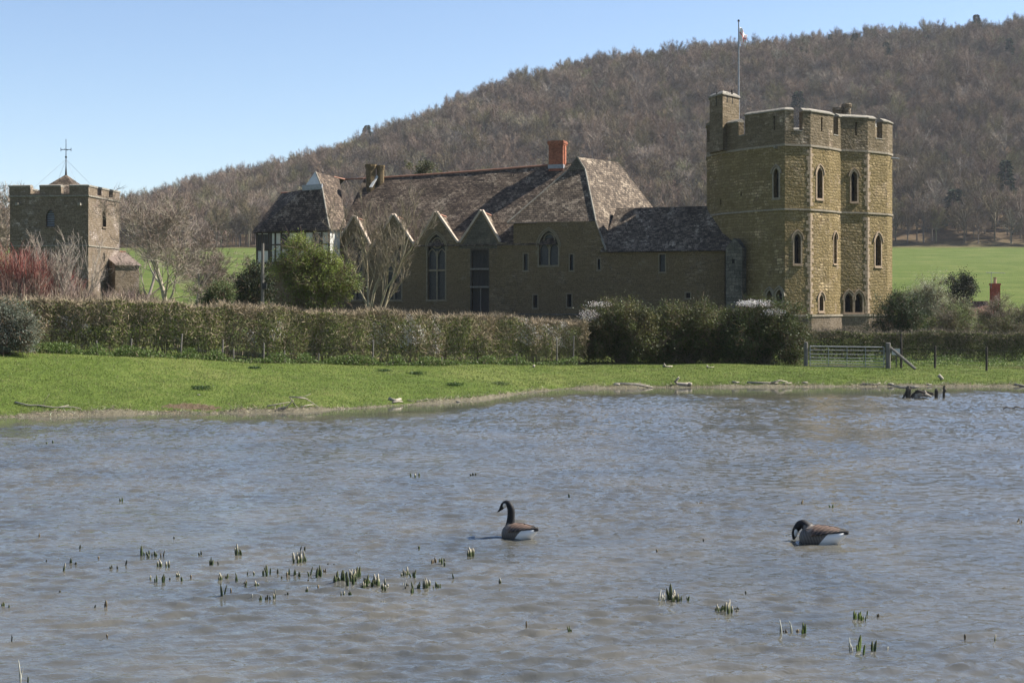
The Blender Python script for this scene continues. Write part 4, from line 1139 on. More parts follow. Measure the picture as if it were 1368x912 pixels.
# ------------------------------------------------------------------ cottage on the right
def build_cottage():
    c = planp(1322, 150); root = empty('cottage', (c[0], 153, 2.8), 'low tiled cottage with tall red brick chimney half hidden by shrubs', 'cottage')
    D = 150
    def zz(py): return CAMZ + (HOR - py) / F * D
    x0, x1 = planp(1262, D)[0], planp(1334, D)[0]; zr = zz(402); ze = zr - 2.2
    b = MB(); b.box((x0 + .3, D + .4, 0), (x1 - .3, D + 6.6, ze)); b.build('wall', M['red'], root)
    b = MB(); b.add([(x0, D, ze - .2), (x1, D, ze - .2), (x1, D + 3.5, zr), (x0, D + 3.5, zr), (x1, D + 7, ze - .2), (x0, D + 7, ze - .2)], [[0, 1, 2, 3], [3, 2, 4, 5], [1, 4, 2], [0, 3, 5]])
    b.build('roof', tile_mat('clay_tiles', (0.12, 0.05, 0.035), (0.20, 0.09, 0.06), (0.3, 0.2, 0.15), .2), root)
    D2 = D + 3.2
    def z2(py): return CAMZ + (HOR - py) / F * D2
    a, bb = planp(1325.5, D2)[0], planp(1336.3, D2)[0]
    cb = MB(); cb.box((a, D2, zr - 1.5), (bb, D2 + .8, z2(381))); cb.box((a - .06, D2 - .06, z2(381)), (bb + .06, D2 + .86, z2(378.5)))
    ch = cb.build('chimney', M['red'], root)
    m = (a + bb) / 2 - .0; pb = MB(); pb.tube([(m, D2 + .4, z2(378.5)), (m, D2 + .4, z2(372)), (m, D2 + .4, z2(371.5)), (m, D2 + .4, z2(370.5))], [.17, .14, .2, .2], 10); pb.build('chimney_pot', plain_mat('buff_clay', (0.40, 0.27, 0.17), (0.52, 0.38, 0.26)), ch)
    ar = MB(); ax = a - .1; ar.tube([(ax, D2, z2(385)), (ax, D2, z2(363.5))], .025, 5); ar.tube([(planp(1317.5, D2)[0], D2, z2(364)), (planp(1343, D2)[0], D2, z2(365))], .022, 4)
    for k in range(8): xx = planp(1319 + k * 3, D2)[0]; ar.tube([(xx, D2 - .28, z2(364.6)), (xx, D2 + .28, z2(364.6))], .012, 3)
    ar.build('aerial', M['metal'], root)
build_cottage()
# ------------------------------------------------------------------ vegetation tools (all numpy)
def unit(v): return v / np.maximum(np.linalg.norm(v, axis=1, keepdims=True), 1e-9)
def strips(P0, P1, w0, w1, rg):
    """thin two-triangle twigs, each turned its own way"""
    n = len(P0); d = unit(P1 - P0); r = unit(rg.normal(size=(n, 3))); s = unit(np.cross(d, r))
    w0 = np.broadcast_to(w0, (n,))[:, None]; w1 = np.broadcast_to(w1, (n,))[:, None]
    V = np.stack([P0 - s * w0 / 2, P0 + s * w0 / 2, P1 + s * w1 / 2, P1 - s * w1 / 2], 1).reshape(-1, 3)
    b = np.arange(n)[:, None] * 4
    T = np.concatenate([b + [0, 1, 2], b + [0, 2, 3]], 1).reshape(-1, 3)
    return V, T
def leaves(P, size, rg, aspect=0.55, up=0.0):
    n = len(P); d = rg.normal(size=(n, 3)); d[:, 2] += up; d = unit(d); r = unit(rg.normal(size=(n, 3))); s = unit(np.cross(d, r))
    size = np.broadcast_to(size, (n,))[:, None]
    V = np.stack([P - d * size / 2, P + s * size * aspect / 2, P + d * size / 2, P - s * size * aspect / 2], 1).reshape(-1, 3)
    b = np.arange(n)[:, None] * 4
    T = np.concatenate([b + [0, 1, 2], b + [0, 2, 3]], 1).reshape(-1, 3)
    return V, T
def tubes(S, sides=4):
    """S: rows p0(3) p1(3) r0 r1 -> prisms"""
    S = np.asarray(S, float); n = len(S); P0, P1, r0, r1 = S[:, :3], S[:, 3:6], S[:, 6:7], S[:, 7:8]
    d = unit(P1 - P0); a = np.cross(d, np.tile([0.31, 0.17, 0.93], (n, 1))); a = unit(a); b = np.cross(d, a)
    rings = []
    for P, r in ((P0, r0), (P1, r1)):
        for k in range(sides):
            t = 2 * math.pi * k / sides; rings.append(P + (a * math.cos(t) + b * math.sin(t)) * r)
    V = np.stack(rings, 1).reshape(-1, 3); base = np.arange(n)[:, None] * 2 * sides; T = []
    for k in range(sides):
        j = (k + 1) % sides; T += [base + [k, j, sides + j], base + [k, sides + j, sides + k]]
    return V, np.concatenate(T, 1).reshape(-1, 3)
def join(parts):
    Vs, Ts, Cs = [], [], []; k = 0
    for V, T, c in parts:
        Vs.append(V); Ts.append(T + k); k += len(V)
        c = np.asarray(c, float); Cs.append(np.tile(c, (len(V), 1)) if c.ndim == 1 else c)
    return np.concatenate(Vs), np.concatenate(Ts), np.concatenate(Cs)
def tint(rg, n, base, var=0.25, rep=4):
    """n colours round base, repeated for each leaf's vertices"""
    base = np.asarray(base, float); c = base * (1 + rg.uniform(-var, var, (n, 1))) * (1 + rg.uniform(-var * .3, var * .3, (n, 3)))
    return np.repeat(np.clip(c, 0.003, 1), rep, 0)

def branch_tree(seed, height, spread=0.6, levels=5, r0=0.16, fork=0.25, up=0.35, stems=1, kids=(5, 5, 4, 4, 3), wig=0.16, lenf=0.62, lean=(.12, .4)):
    """limbs as tapered segments; returns rows per level"""
    rr = random.Random(seed); rows = [[] for _ in range(levels + 1)]
    def grow_(p, d, ln, r, lv):
        n = 5 if lv < 2 else 3
        pts = [p]; dd = d.copy()
        for i in range(n):
            dd = (dd + Vector((rr.gauss(0, wig), rr.gauss(0, wig), rr.gauss(0, wig * .6) + (up * .12 if lv else 0.03)))).normalized()
            pts.append(pts[-1] + dd * ln / n)
        taper = 0.55 if lv == 0 else 0.35
        for i in range(n):
            ra = r * (1 - (1 - taper) * i / n); rb_ = r * (1 - (1 - taper) * (i + 1) / n)
            rows[lv].append((*pts[i], *pts[i + 1], ra, rb_))
        if lv >= levels: return
        k = kids[min(lv, len(kids) - 1)]
        for j in range(k):
            t = fork + (1 - fork) * (j + rr.random()) / k if lv == 0 else 0.2 + 0.8 * (j + rr.random()) / k
            i = min(n - 1, int(t * n)); q = pts[i].lerp(pts[i + 1], t * n - i)
            ax = (pts[i + 1] - pts[i]).normalized()
            ang = rr.uniform(0, 2 * math.pi); side = ax.orthogonal().normalized(); side.rotate(Matrix.Rotation(ang, 3, ax))
            sp = spread * rr.uniform(0.7, 1.25)
            nd = (ax * math.cos(sp) + side * math.sin(sp) + Vector((0, 0, up * 0.35))).normalized()
            grow_(q, nd, ln * lenf * rr.uniform(0.75, 1.15) * (1.0 if lv else (1.25 - 0.45 * t)), r * (1 - 0.5 * t) * 0.55, lv + 1)
    for s in range(stems):
        a = 2 * math.pi * s / max(1, stems) + rr.random(); lean_ = 0.0 if stems == 1 else rr.uniform(*lean)
        grow_(Vector((math.cos(a) * .2 * (stems > 1), math.sin(a) * .2 * (stems > 1), -0.15)), Vector((math.cos(a) * lean_, math.sin(a) * lean_, 1)).normalized(),
              height * (0.62 if stems == 1 else rr.uniform(.5, .62)), r0 * (1 if stems == 1 else rr.uniform(.55, .9)), 0)
    return [np.array(r) if r else np.zeros((0, 8)) for r in rows]

M['bark'] = attr_mat('bark', rough=0.95, spec=0.05)
M['twig'] = attr_mat('twigs', rough=0.95, spec=0.05)
M['leaf'] = attr_mat('leaves', trans=0.3, rough=0.6, spec=0.25)
M['wood_far'] = attr_mat('bare_woodland', rough=1.0, spec=0.0, vary=0.34, mult=(0.95, 0.98, 0.98))
M['fir'] = attr_mat('evergreen_needles', rough=0.9, spec=0.1)

def bare_tree(name, seed, loc, height, label, cat='tree', col=(0.30, 0.25, 0.19), tcol=(0.26, 0.20, 0.16), twigs=3, tw=0.022, group=None, buds=None, **kw):
    rg = np.random.default_rng(seed); rows = branch_tree(seed, height, **kw)
    mx = max(r[:, 5].max() for r in rows if len(r)); s = height / mx
    rows = [np.concatenate([r[:, :6] * s, r[:, 6:]], 1) if len(r) else r for r in rows]
    root = empty(name, loc, label, cat, group)
    nb = 3
    T0 = np.concatenate(rows[:2]); V, T = tubes(T0, 6)
    c = tint(rg, len(T0), col, 0.12, 12); fast_mesh('trunk', V, T, M['bark'], root, c, smooth=True)
    parts = []
    for lv, r in enumerate(rows[2:]):
        if len(r) == 0: continue
        r = r.copy(); r[:, 6:] = np.maximum(r[:, 6:], 0.009)
        V, T = tubes(r, 3); parts.append((V, T, tint(rg, len(r), np.array(col) * (1 - .12 * lv) + np.array(tcol) * .12 * lv, 0.15, 6)))
    last = rows[-1]
    if twigs:
        k = np.repeat(np.arange(len(last)), twigs); t = rg.random((len(k), 1)); P0 = last[k, :3] * (1 - t) + last[k, 3:6] * t
        d = unit(last[k, 3:6] - last[k, :3]); P1 = P0 + unit(d + rg.normal(0, .55, (len(k), 3)) + [0, 0, .2]) * rg.uniform(.2, .6, (len(k), 1)) * (height / 8)
        V, T = strips(P0, P1, tw, tw * .5, rg); parts.append((V, T, tint(rg, len(k), tcol, 0.25)))
        if buds:
            bc, frac, bs = buds; m = rg.random(len(k)) < frac; Q = P1[m]; V, T = leaves(Q + rg.normal(0, .05, Q.shape), rg.uniform(bs * .6, bs * 1.3, len(Q)), rg); parts.append((V, T, tint(rg, len(Q), bc, .25)))
    V, T, C = join(parts); fast_mesh('crown', V, T, M['twig'], root, C)
    return root

def blob_points(rg, n, lobes, shell=0.55, zmin=0.0):
    """points filling a set of ellipsoids (cx,cy,cz,rx,ry,rz), denser at the skin, broken by noise"""
    lobes = np.asarray(lobes, float); vol = lobes[:, 3] * lobes[:, 4] * lobes[:, 5]; k = rg.choice(len(lobes), n, p=vol / vol.sum())
    d = unit(rg.normal(size=(n, 3))); r = shell + (1 - shell) * rg.random(n) ** 0.7
    wob = 1 + 0.16 * np.sin(d[:, 0] * 7 + k) * np.sin(d[:, 1] * 6 + k * 2) + 0.12 * np.sin(d[:, 2] * 11 + d[:, 0] * 9 + k) + .06 * rg.normal(size=n)
    P = lobes[k, :3] + d * lobes[k, 3:6] * (r * wob)[:, None]
    return P[P[:, 2] > zmin], k
def leafy(name, seed, loc, lobes, n, size, col, label, cat='shrub', twig=(0.16, 0.12, 0.08), stem_h=1.0, mat='leaf', group=None, extra=None, clumps=0, shell=.45, rz=0.0):
    """a bush or small tree: stems, twigs and leaf-sized faces gathered in clumps"""
    rg = np.random.default_rng(seed); root = empty(name, loc, label, cat, group, rz)
    lobes = np.asarray(lobes, float); ctr = lobes[:, :3].mean(0)
    # small clumps of foliage, each with its own tone
    m = clumps or max(40, n // 90); P, _ = blob_points(rg, m, lobes, shell); m = len(P)
    k = rg.integers(0, m, n); rad = rg.uniform(.14, .34, m) * (lobes[:, 3:6].mean() / 1.6) ** .5
    Q = P[k] + rg.normal(0, 1, (n, 3)) * rad[k][:, None]
    ok = Q[:, 2] > 0.02; Q = Q[ok]; k = k[ok]
    tone = 1 + rg.uniform(-.28, .32, m)
    C = np.asarray(col) if np.ndim(col[0]) == 0 else None
    if C is None:
        cols = np.asarray(col); ci = rg.integers(0, len(cols), m); base = cols[ci][k]
    else: base = np.tile(C, (len(Q), 1))
    c = base * tone[k][:, None] * (1 + rg.uniform(-.22, .22, (len(Q), 1)))
    V, T = leaves(Q, rg.uniform(size * .6, size * 1.3, len(Q)), rg)
    parts = [(V, T, np.repeat(c, 4, 0))]
    if extra:
        for (ec, en, es, blobs) in extra:
            E, _ = blob_points(rg, en, blobs, .3); kk = len(E); V, T = leaves(E, rg.uniform(es * .6, es * 1.3, kk), rg, .8); parts.append((V, T, tint(rg, kk, ec, .2)))
    V, T, CC = join(parts); fast_mesh('crown', V, T, M[mat], root, CC)
    # stems reach out to the clumps
    st = []; 
    for i in rg.choice(m, min(m, 70), replace=False):
        b = np.array([rg.normal(0, .12), rg.normal(0, .12), -0.1]); e = P[i]; md = (b * .45 + e * .55) * [0.75, 0.75, 0.95]
        st += [(*b, *md, .035, .02), (*md, *e, .02, .008)]
    V, T = tubes(st, 4); t = [(V, T, tint(rg, len(st), twig, .2, 8))]
    kk = rg.integers(0, m, n // 6); P1 = P[kk] + rg.normal(0, .3, (len(kk), 3)); P0 = P[kk] * .8 + ctr * .2
    V, T = strips(P0, P1, .02, .008, rg); t.append((V, T, tint(rg, len(kk), twig, .3)))
    V, T, CC = join(t); fast_mesh('stems', V, T, M['bark'], root, CC)
    return root

# ------------------------------------------------------------------ the wooded hill
def far_tree_mesh(seed, kind):
    rg = np.random.default_rng(seed); h = rg.uniform(11.5, 16); w = rg.uniform(4.2, 6.0)
    parts = []
    tr = np.array([(0, 0, -1.5, 0, 0, h * .35, .28, .22), (0, 0, h * .35, rg.normal(0, .5), rg.normal(0, .5), h * .8, .22, .08)])
    tc = {0: (0.18, 0.15, 0.125), 1: (0.25, 0.22, 0.19), 2: (0.14, .115, .10)}[kind]
    wc = {0: (0.19, 0.142, 0.103), 1: (0.225, 0.185, 0.145), 2: (0.16, .118, .085)}[kind]
    V, T = tubes(tr, 4); parts.append((V, T, tc))
    nb = 22; a = rg.uniform(0, 2 * math.pi, nb); z0 = rg.uniform(h * .22, h * .6, nb)
    P0 = np.stack([np.zeros(nb), np.zeros(nb), z0], 1)
    z1 = z0 + rg.uniform(h * .18, h * .42, nb); z1 = np.minimum(z1, h * .97)
    rad = w * np.sqrt(np.clip(1 - ((z1 - h * .58) / (h * .46)) ** 2, .05, 1)) * rg.uniform(.75, 1, nb)
    P1 = np.stack([np.cos(a) * rad, np.sin(a) * rad, z1], 1)
    S = np.concatenate([P0, P1, np.full((nb, 1), .13), np.full((nb, 1), .04)], 1); V, T = tubes(S, 3); parts.append((V, T, tc))
    nt = 1500; k = rg.integers(0, nb, nt); t = rg.uniform(.35, 1.0, (nt, 1)); Q = P0[k] * (1 - t) + P1[k] * t + rg.normal(0, .35, (nt, 3))
    d = unit(Q - [0, 0, h * .45]) * .8 + rg.normal(0, .65, (nt, 3)) + [0, 0, .15]
    E = Q + unit(d) * rg.uniform(.8, 1.7, (nt, 1)) * (h / 15)
    V, T = strips(Q, E, .085, .04, rg); tone = np.repeat(rg.uniform(.75, 1.3, (nb,))[k], 4)[:, None]
    parts.append((V, T, tint(rg, nt, wc, .2) * tone))
    V, T, C = join(parts)
    return fast_mesh('far_tree', V, T, False, col=C)
def fir_mesh(seed, h=17, w=3.6, col=(0.03, 0.042, 0.022)):
    rg = np.random.default_rng(seed); n = 1300; t = rg.random(n) ** .75; a = rg.uniform(0, 2 * math.pi, n)
    r = w * (1.12 - t) ** .6 * rg.uniform(.15, 1, n) ** .6 * (1 + .35 * np.sin(t * 31 + a * 2) * np.sin(a * 3 + seed)); P = np.stack([np.cos(a) * r, np.sin(a) * r, h * (.08 + .9 * t)], 1)
    d = np.stack([np.cos(a), np.sin(a), -.25 + rg.normal(0, .2, n)], 1); V, T = strips(P, P + unit(d) * rg.uniform(.6, 1.3, (n, 1)), .55, .12, rg)
    V2, T2 = tubes(np.array([(0, 0, -1, 0, 0, h, .25, .04)]), 5)
    V, T, C = join([(V, T, tint(rg, n, col, .35)), (V2, T2, (0.1, .07, .05))])
    return fast_mesh('fir', V, T, False, col=C)

far_meshes = [far_tree_mesh(100 + i, (0, 0, 1, 2, 0, 1, 0, 2)[i]) for i in range(8)]
for me in far_meshes: me.materials.append(M['wood_far'])
firs = [fir_mesh(200 + i, h, w) for i, (h, w) in enumerate(((17, 3.6), (13, 4.2), (19, 3.2)))]
for me in firs: me.materials.append(M['fir'])

def build_wood():
    rg = np.random.default_rng(11)
    pts = []
    cell = 8.0
    xs = np.arange(-760, 720, cell); ys = np.arange(HILL0 + 6, HILL1 + 60, cell)
    X, Y = np.meshgrid(xs, ys); X = X.ravel() + rg.uniform(-3.6, 3.6, X.size); Y = Y.ravel() + rg.uniform(-3.6, 3.6, Y.size)
    px = X / Y * F + CX; ok = (px > -620) & (px < 1900)
    # hidden ground beyond the crest needs no trees
    ok &= Y < HILL1 + 25
    X, Y = X[ok], Y[ok]; Z = terrain(X, Y); px = px[ok]
    top = (Y > HILL1 - 14) & (px > 0) & (px < 1380); ridge_i = np.where(top)[0]; rg.shuffle(ridge_i); ridge_i = ridge_i[:150]
    foot = (Y < HILL0 + 16) & (px > 150) & (px < 1380); foot_i = np.where(foot)[0]; rg.shuffle(foot_i); foot_i = foot_i[:90]
    single = np.zeros(len(X), bool); single[ridge_i] = True; single[foot_i] = True
    evg = rg.random(len(X)) < (0.0015 + 0.03 * ((px > 1050) & (px < 1330) & (Y > 800)) + 0.008 * (Y < HILL0 + 60)); evg &= ~single
    sc = rg.uniform(.72, 1.32, len(X))
    def place(me, i, name, label, cat, group):
        o = bpy.data.objects.new(name, me); COL.objects.link(o); o.location = (X[i], Y[i], Z[i]); o.rotation_euler = (0, 0, rg.uniform(0, 6.28)); o.scale = (sc[i],) * 3
        tag(o, label, cat, group)
    for q in ridge_i: place(far_meshes[rg.integers(8)], q, 'bare_tree', 'bare tree standing on the crest of the wooded hill against the sky', 'tree', 'bare trees along the crest of the hill')
    for q in foot_i: place(far_meshes[rg.integers(8)], q, 'bare_tree', 'bare tree at the foot of the wood where the green field begins', 'tree', 'bare trees along the lower edge of the wood')
    for q in np.where(evg)[0]: place(firs[rg.integers(3)], q, 'conifer', 'dark evergreen scattered among the bare trees of the hillside', 'tree', 'evergreens scattered through the hillside wood')
    rest = ~(single | evg); X2, Y2, Z2, S2 = X[rest], Y[rest], Z[rest], sc[rest]
    me = bpy.data.meshes.new('hillside_wood'); me.vertices.add(len(X2))
    me.vertices.foreach_set('co', np.stack([X2, Y2, Z2], 1).astype(np.float32).ravel())
    at = me.attributes.new('rot', 'FLOAT', 'POINT'); at.data.foreach_set('value', rg.uniform(0, 6.28, len(X2)).astype(np.float32))
    at = me.attributes.new('sc', 'FLOAT', 'POINT'); at.data.foreach_set('value', S2.astype(np.float32))
    # patches of one kind of tree, as woods have
    kind = (np.floor(4 + 2.6 * np.sin(X2 * .031 + 1) * np.cos(Y2 * .027) + rg.normal(0, 1.7, len(X2))).astype(int)) % 8
    at = me.attributes.new('kind', 'INT', 'POINT'); at.data.foreach_set('value', kind.astype(np.int32))
    me.update()
    o = bpy.data.objects.new('hillside_wood', me); COL.objects.link(o)
    tag(o, 'bare winter woodland covering the whole hillside behind the castle', 'woodland', kind='stuff')
    src = bpy.data.collections.new('wood_tree_kinds')
    for i, m_ in enumerate(far_meshes): src.objects.link(bpy.data.objects.new('tree_kind_%d' % i, m_))
    ng = bpy.data.node_groups.new('wood', 'GeometryNodeTree')
    ng.interface.new_socket('Geometry', in_out='INPUT', socket_type='NodeSocketGeometry'); ng.interface.new_socket('Geometry', in_out='OUTPUT', socket_type='NodeSocketGeometry')
    gi = ng.nodes.new('NodeGroupInput'); go = ng.nodes.new('NodeGroupOutput')
    iop = ng.nodes.new('GeometryNodeInstanceOnPoints'); ci = ng.nodes.new('GeometryNodeCollectionInfo')
    ci.inputs['Collection'].default_value = src; ci.inputs['Separate Children'].default_value = True; ci.inputs['Reset Children'].default_value = True
    def attr(nm, ty):
        a = ng.nodes.new('GeometryNodeInputNamedAttribute'); a.data_type = ty; a.inputs['Name'].default_value = nm; return a.outputs['Attribute']
    cmb = ng.nodes.new('ShaderNodeCombineXYZ'); ng.links.new(attr('rot', 'FLOAT'), cmb.inputs['Z'])
    ng.links.new(gi.outputs[0], iop.inputs['Points']); ng.links.new(ci.outputs[0], iop.inputs['Instance'])
    iop.inputs['Pick Instance'].default_value = True; ng.links.new(attr('kind', 'INT'), iop.inputs['Instance Index'])
    ng.links.new(cmb.outputs[0], iop.inputs['Rotation']); ng.links.new(attr('sc', 'FLOAT'), iop.inputs['Scale'])
    ng.links.new(iop.outputs[0], go.inputs[0])
    md = o.modifiers.new('scatter', 'NODES'); md.node_group = ng
    print('wood', len(X2), 'evergreens', int(evg.sum()))
build_wood()
# lone fir on the skyline
o = bpy.data.objects.new('conifer', fir_mesh(300, 13, 3.4)); o.data.materials.append(M['fir']); COL.objects.link(o)
g = ray(490, 184, 940); o.location = (g.x, 940, tz(g.x, 940)); hgt = ray(490, 167, 940).z - o.location.z; o.scale = (1.25, 1.25, hgt / 13)
tag(o, 'lone dark fir breaking the skyline above the left end of the hall', 'fir tree')
# ------------------------------------------------------------------ hedges
def hedge(name, label, path, width, n, palette, seed, zbase=None, leaf=.085, twig_frac=.45, cat='hedge', htop=None):
    """a clipped hedge: path rows (x, y, height); palette(t, h, rg) gives leaf colours along it"""
    rg = np.random.default_rng(seed); P = np.array(path, float)
    seg = np.linalg.norm(np.diff(P[:, :2], axis=0), axis=1); s = np.concatenate([[0], np.cumsum(seg)]); tot = s[-1]
    mid = P[len(P) // 2]; root = empty(name, (mid[0], mid[1], tz(mid[0], mid[1])), label, cat)
    o = np.array(root.location)
    def world(t, v, h):
        d = t * tot; x = np.interp(d, s, P[:, 0]); y = np.interp(d, s, P[:, 1]); H_ = np.interp(d, s, P[:, 2])
        tx = np.interp(d + .5, s, P[:, 0]) - np.interp(d - .5, s, P[:, 0]); ty = np.interp(d + .5, s, P[:, 1]) - np.interp(d - .5, s, P[:, 1]); L_ = np.hypot(tx, ty) + 1e-6
        nx, ny = -ty / L_, tx / L_
        top = 1 + .030 * np.sin(d * .9) + .022 * np.sin(d * 2.3 + 1) + .018 * np.sin(d * 5.1)
        bul = v * width / 2 * (1 + .16 * np.sin(d * 1.6 + h * 2) + .1 * np.sin(d * 4.1 - h * 3))
        X = x + nx * bul; Y = y + ny * bul
        return np.stack([X - o[0], Y - o[1], terrain(X, Y) + h * H_ * top - o[2]], 1), H_
    def sample(n, skin):
        t = rg.random(n); u = rg.random(n); h = rg.random(n); v = rg.uniform(-1, 1, n)
        m = rg.random(n) < skin; side = rg.random(n)
        front = m & (side < .62); topm = m & (side >= .62) & (side < .84); backm = m & (side >= .84)
        v = np.where(front, -1 + np.abs(rg.normal(0, .1, n)), v); v = np.where(backm, 1 - np.abs(rg.normal(0, .1, n)), v); h = np.where(topm, 1 - np.abs(rg.normal(0, .035, n)), h)
        # narrower and thinner near the foot
        keep = rg.random(n) < np.clip(.28 + h * 2.4, 0, 1); v = v * (0.72 + .28 * np.clip(h * 2.2, 0, 1)) * np.where(h > .93, .93, 1)
        return t[keep], v[keep], h[keep]
    # woody interior
    t, v, h = sample(int(n * twig_frac), .55); Q, H_ = world(t, v, h); d = rg.normal(size=(len(Q), 3)) * [1, .8, .8] + [0, 0, .75]
    V, T = strips(Q, Q + unit(d) * rg.uniform(.12, .38, (len(Q), 1)), .022, .010, rg)
    wood = palette(t, h, rg, True); parts = [(V, T, np.repeat(wood, 4, 0))]
    # stakes and stems
    k = int(tot * 5); t = rg.random(k); v = rg.uniform(-.6, .6, k); A, _ = world(t, v, np.zeros(k)); B, _ = world(t + rg.normal(0, .25, k) / tot, v * 1.1, rg.uniform(.4, .85, k))
    V, T = tubes(np.concatenate([A, B, np.full((k, 1), .028), np.full((k, 1), .012)], 1), 4); parts.append((V, T, tint(rg, k, (.17, .14, .10), .25, 8)))
    V, T, C = join(parts); fast_mesh('branches', V, T, M['bark'], root, C)
    t, v, h = sample(n, .72); Q, H_ = world(t, v, h)
    col = palette(t, h, rg, False); ok = col[:, 0] >= 0; Q, col = Q[ok], col[ok]
    V, T = leaves(Q, rg.uniform(leaf * .55, leaf * 1.25, len(Q)), rg, .6); fast_mesh('foliage', V, T, M['leaf'], root, np.repeat(col, 4, 0))
    return root, world

def nz(t, f, p=0): return np.sin(t * f + p) * np.sin(t * f * 1.73 + p * 2.1 + 1) 
def px_of(x, y): return x / y * F + CX
# long clipped hedge, left: x from -27 to 3.5
LH = []
for p in (-120, 0, 100, 200, 300, 400, 520, 640, 700, 775):
    x0 = (p - CX) / F * 65; 
    d = float(np.interp(p, [-120, 0, 200, 400, 520, 700, 780], [62, 63.6, 66.2, 70.2, 72.8, 78.2, 80])) ; x = (p - CX) / F * d
    top = np.interp(p, [-120, 0, 60, 200, 350, 420, 560, 660, 720, 775], [398, 399, 400, 404, 411, 417, 419, 424, 428, 430])
    H_ = CAMZ + (HOR - top) / F * (d - .3) - tz(x, d); LH.append((x, d, H_))
LHx = np.array([q[0] for q in LH]); LHy = np.array([q[1] for q in LH])
_s = np.concatenate([[0], np.cumsum(np.hypot(np.diff(LHx), np.diff(LHy)))]); 
def lh_px(t): d = t * _s[-1]; return px_of(np.interp(d, _s, LHx), np.interp(d, _s, LHy))
def pal_left(t, h, rg, wood):
    n = len(t); px = lh_px(t)
    if wood: return np.array([.27, .215, .145]) * (1 + rg.uniform(-.3, .35, (n, 1)))
    green = np.array([.125, .145, .038]); lime = np.array([.165, .195, .045]); brown = np.array([.20, .16, .09]); white = np.array([.62, .58, .55]); dark = np.array([.035, .05, .018])
    k = .84 + .3 * nz(px, .035) + .22 * nz(px, .11, 2) + .12 * np.sin(h * 5 + px * .05) + rg.normal(0, .18, n)
    k += .30 * np.exp(-((px - 200) / 60) ** 2) + .35 * np.exp(-((px - 385) / 35) ** 2) - .30 * np.exp(-((px - 335) / 28) ** 2) - .25 * np.exp(-((px - 470) / 40) ** 2) - .35 * (px > 615) * (h > .5) - .3 * (h > .93) + .25 * ((px > 575) & (px < 612))
    c = np.where((k > .55)[:, None], green, brown); c = np.where((k > .9)[:, None], lime, c)
    c = np.where((rg.random(n) < .18)[:, None], dark, c)
    # blackthorn blossom in loose sprays
    w = np.zeros(n)
    for x0, sx, h0, h1 in ((533, 7, .3, 1.05), (572, 5, .25, 1.1), (545, 16, .45, .8), (690, 13, .45, 1.0), (742, 12, .4, 1.1), (720, 14, .6, .95), (495, 9, .4, .8), (362, 8, .4, .75), (330, 6, .3, .6), (112, 6, .35, .6), (85, 7, .4, .7)):
        w += np.exp(-((px - x0 - (h - .6) * 6) / sx) ** 2) * (h > h0) * (h < h1)
    w *= (.5 + .6 * nz(px * 1.0 + h * 60, .33, 1))
    c = np.where((rg.random(n) < w * .75)[:, None], white, c)
    gone = ((k < .5) & (rg.random(n) < .50) | (h < .22) & (rg.random(n) < .6)) & (w < .2)
    c = c * (1 + rg.uniform(-.28, .3, (n, 1))); c[gone] = -1
    return c
hedge('clipped_hedge', 'long clipped hedge of brown twigs, green leaf and white blossom above the left bank', LH, 1.7, 150000, pal_left, 21)

# hedge beyond the gate on the right
RH = []
for p in (1060, 1100, 1180, 1250, 1320, 1368, 1450):
    d = 88.0; x = (p - CX) / F * d; top = np.interp(p, [1060, 1180, 1260, 1368, 1450], [443, 444, 443, 446, 446]); RH.append((x, d, CAMZ + (HOR - top) / F * d - tz(x, d)))
def pal_right(t, h, rg, wood):
    n = len(t); px = 1060 + 390 * t
    if wood: return np.array([.17, .14, .10]) * (1 + rg.uniform(-.3, .3, (n, 1)))
    k = .5 + .3 * nz(px, .05) + rg.normal(0, .25, n) + .2 * (h > .8)
    c = np.where((k > .45)[:, None], [.085, .10, .025], [.05, .06, .024]); c = np.where((k > .95)[:, None], [.13, .145, .04], c)
    m = (rg.random(n) < .12); c = np.where(m[:, None], [.19, .155, .11], c)
    return c * (1 + rg.uniform(-.25, .3, (n, 1)))
hedge('clipped_hedge', 'level clipped green hedge running behind the field gate to the right edge', RH, 1.6, 60000, pal_right, 22, twig_frac=.3)

# ------------------------------------------------------------------ bushes
def at_px(px, D): return ground(px, D)
def dims(px0, px1, ytop, D, base): """width and height in metres"""; return (px1 - px0) / F * D, CAMZ + (HOR - ytop) / F * D - base
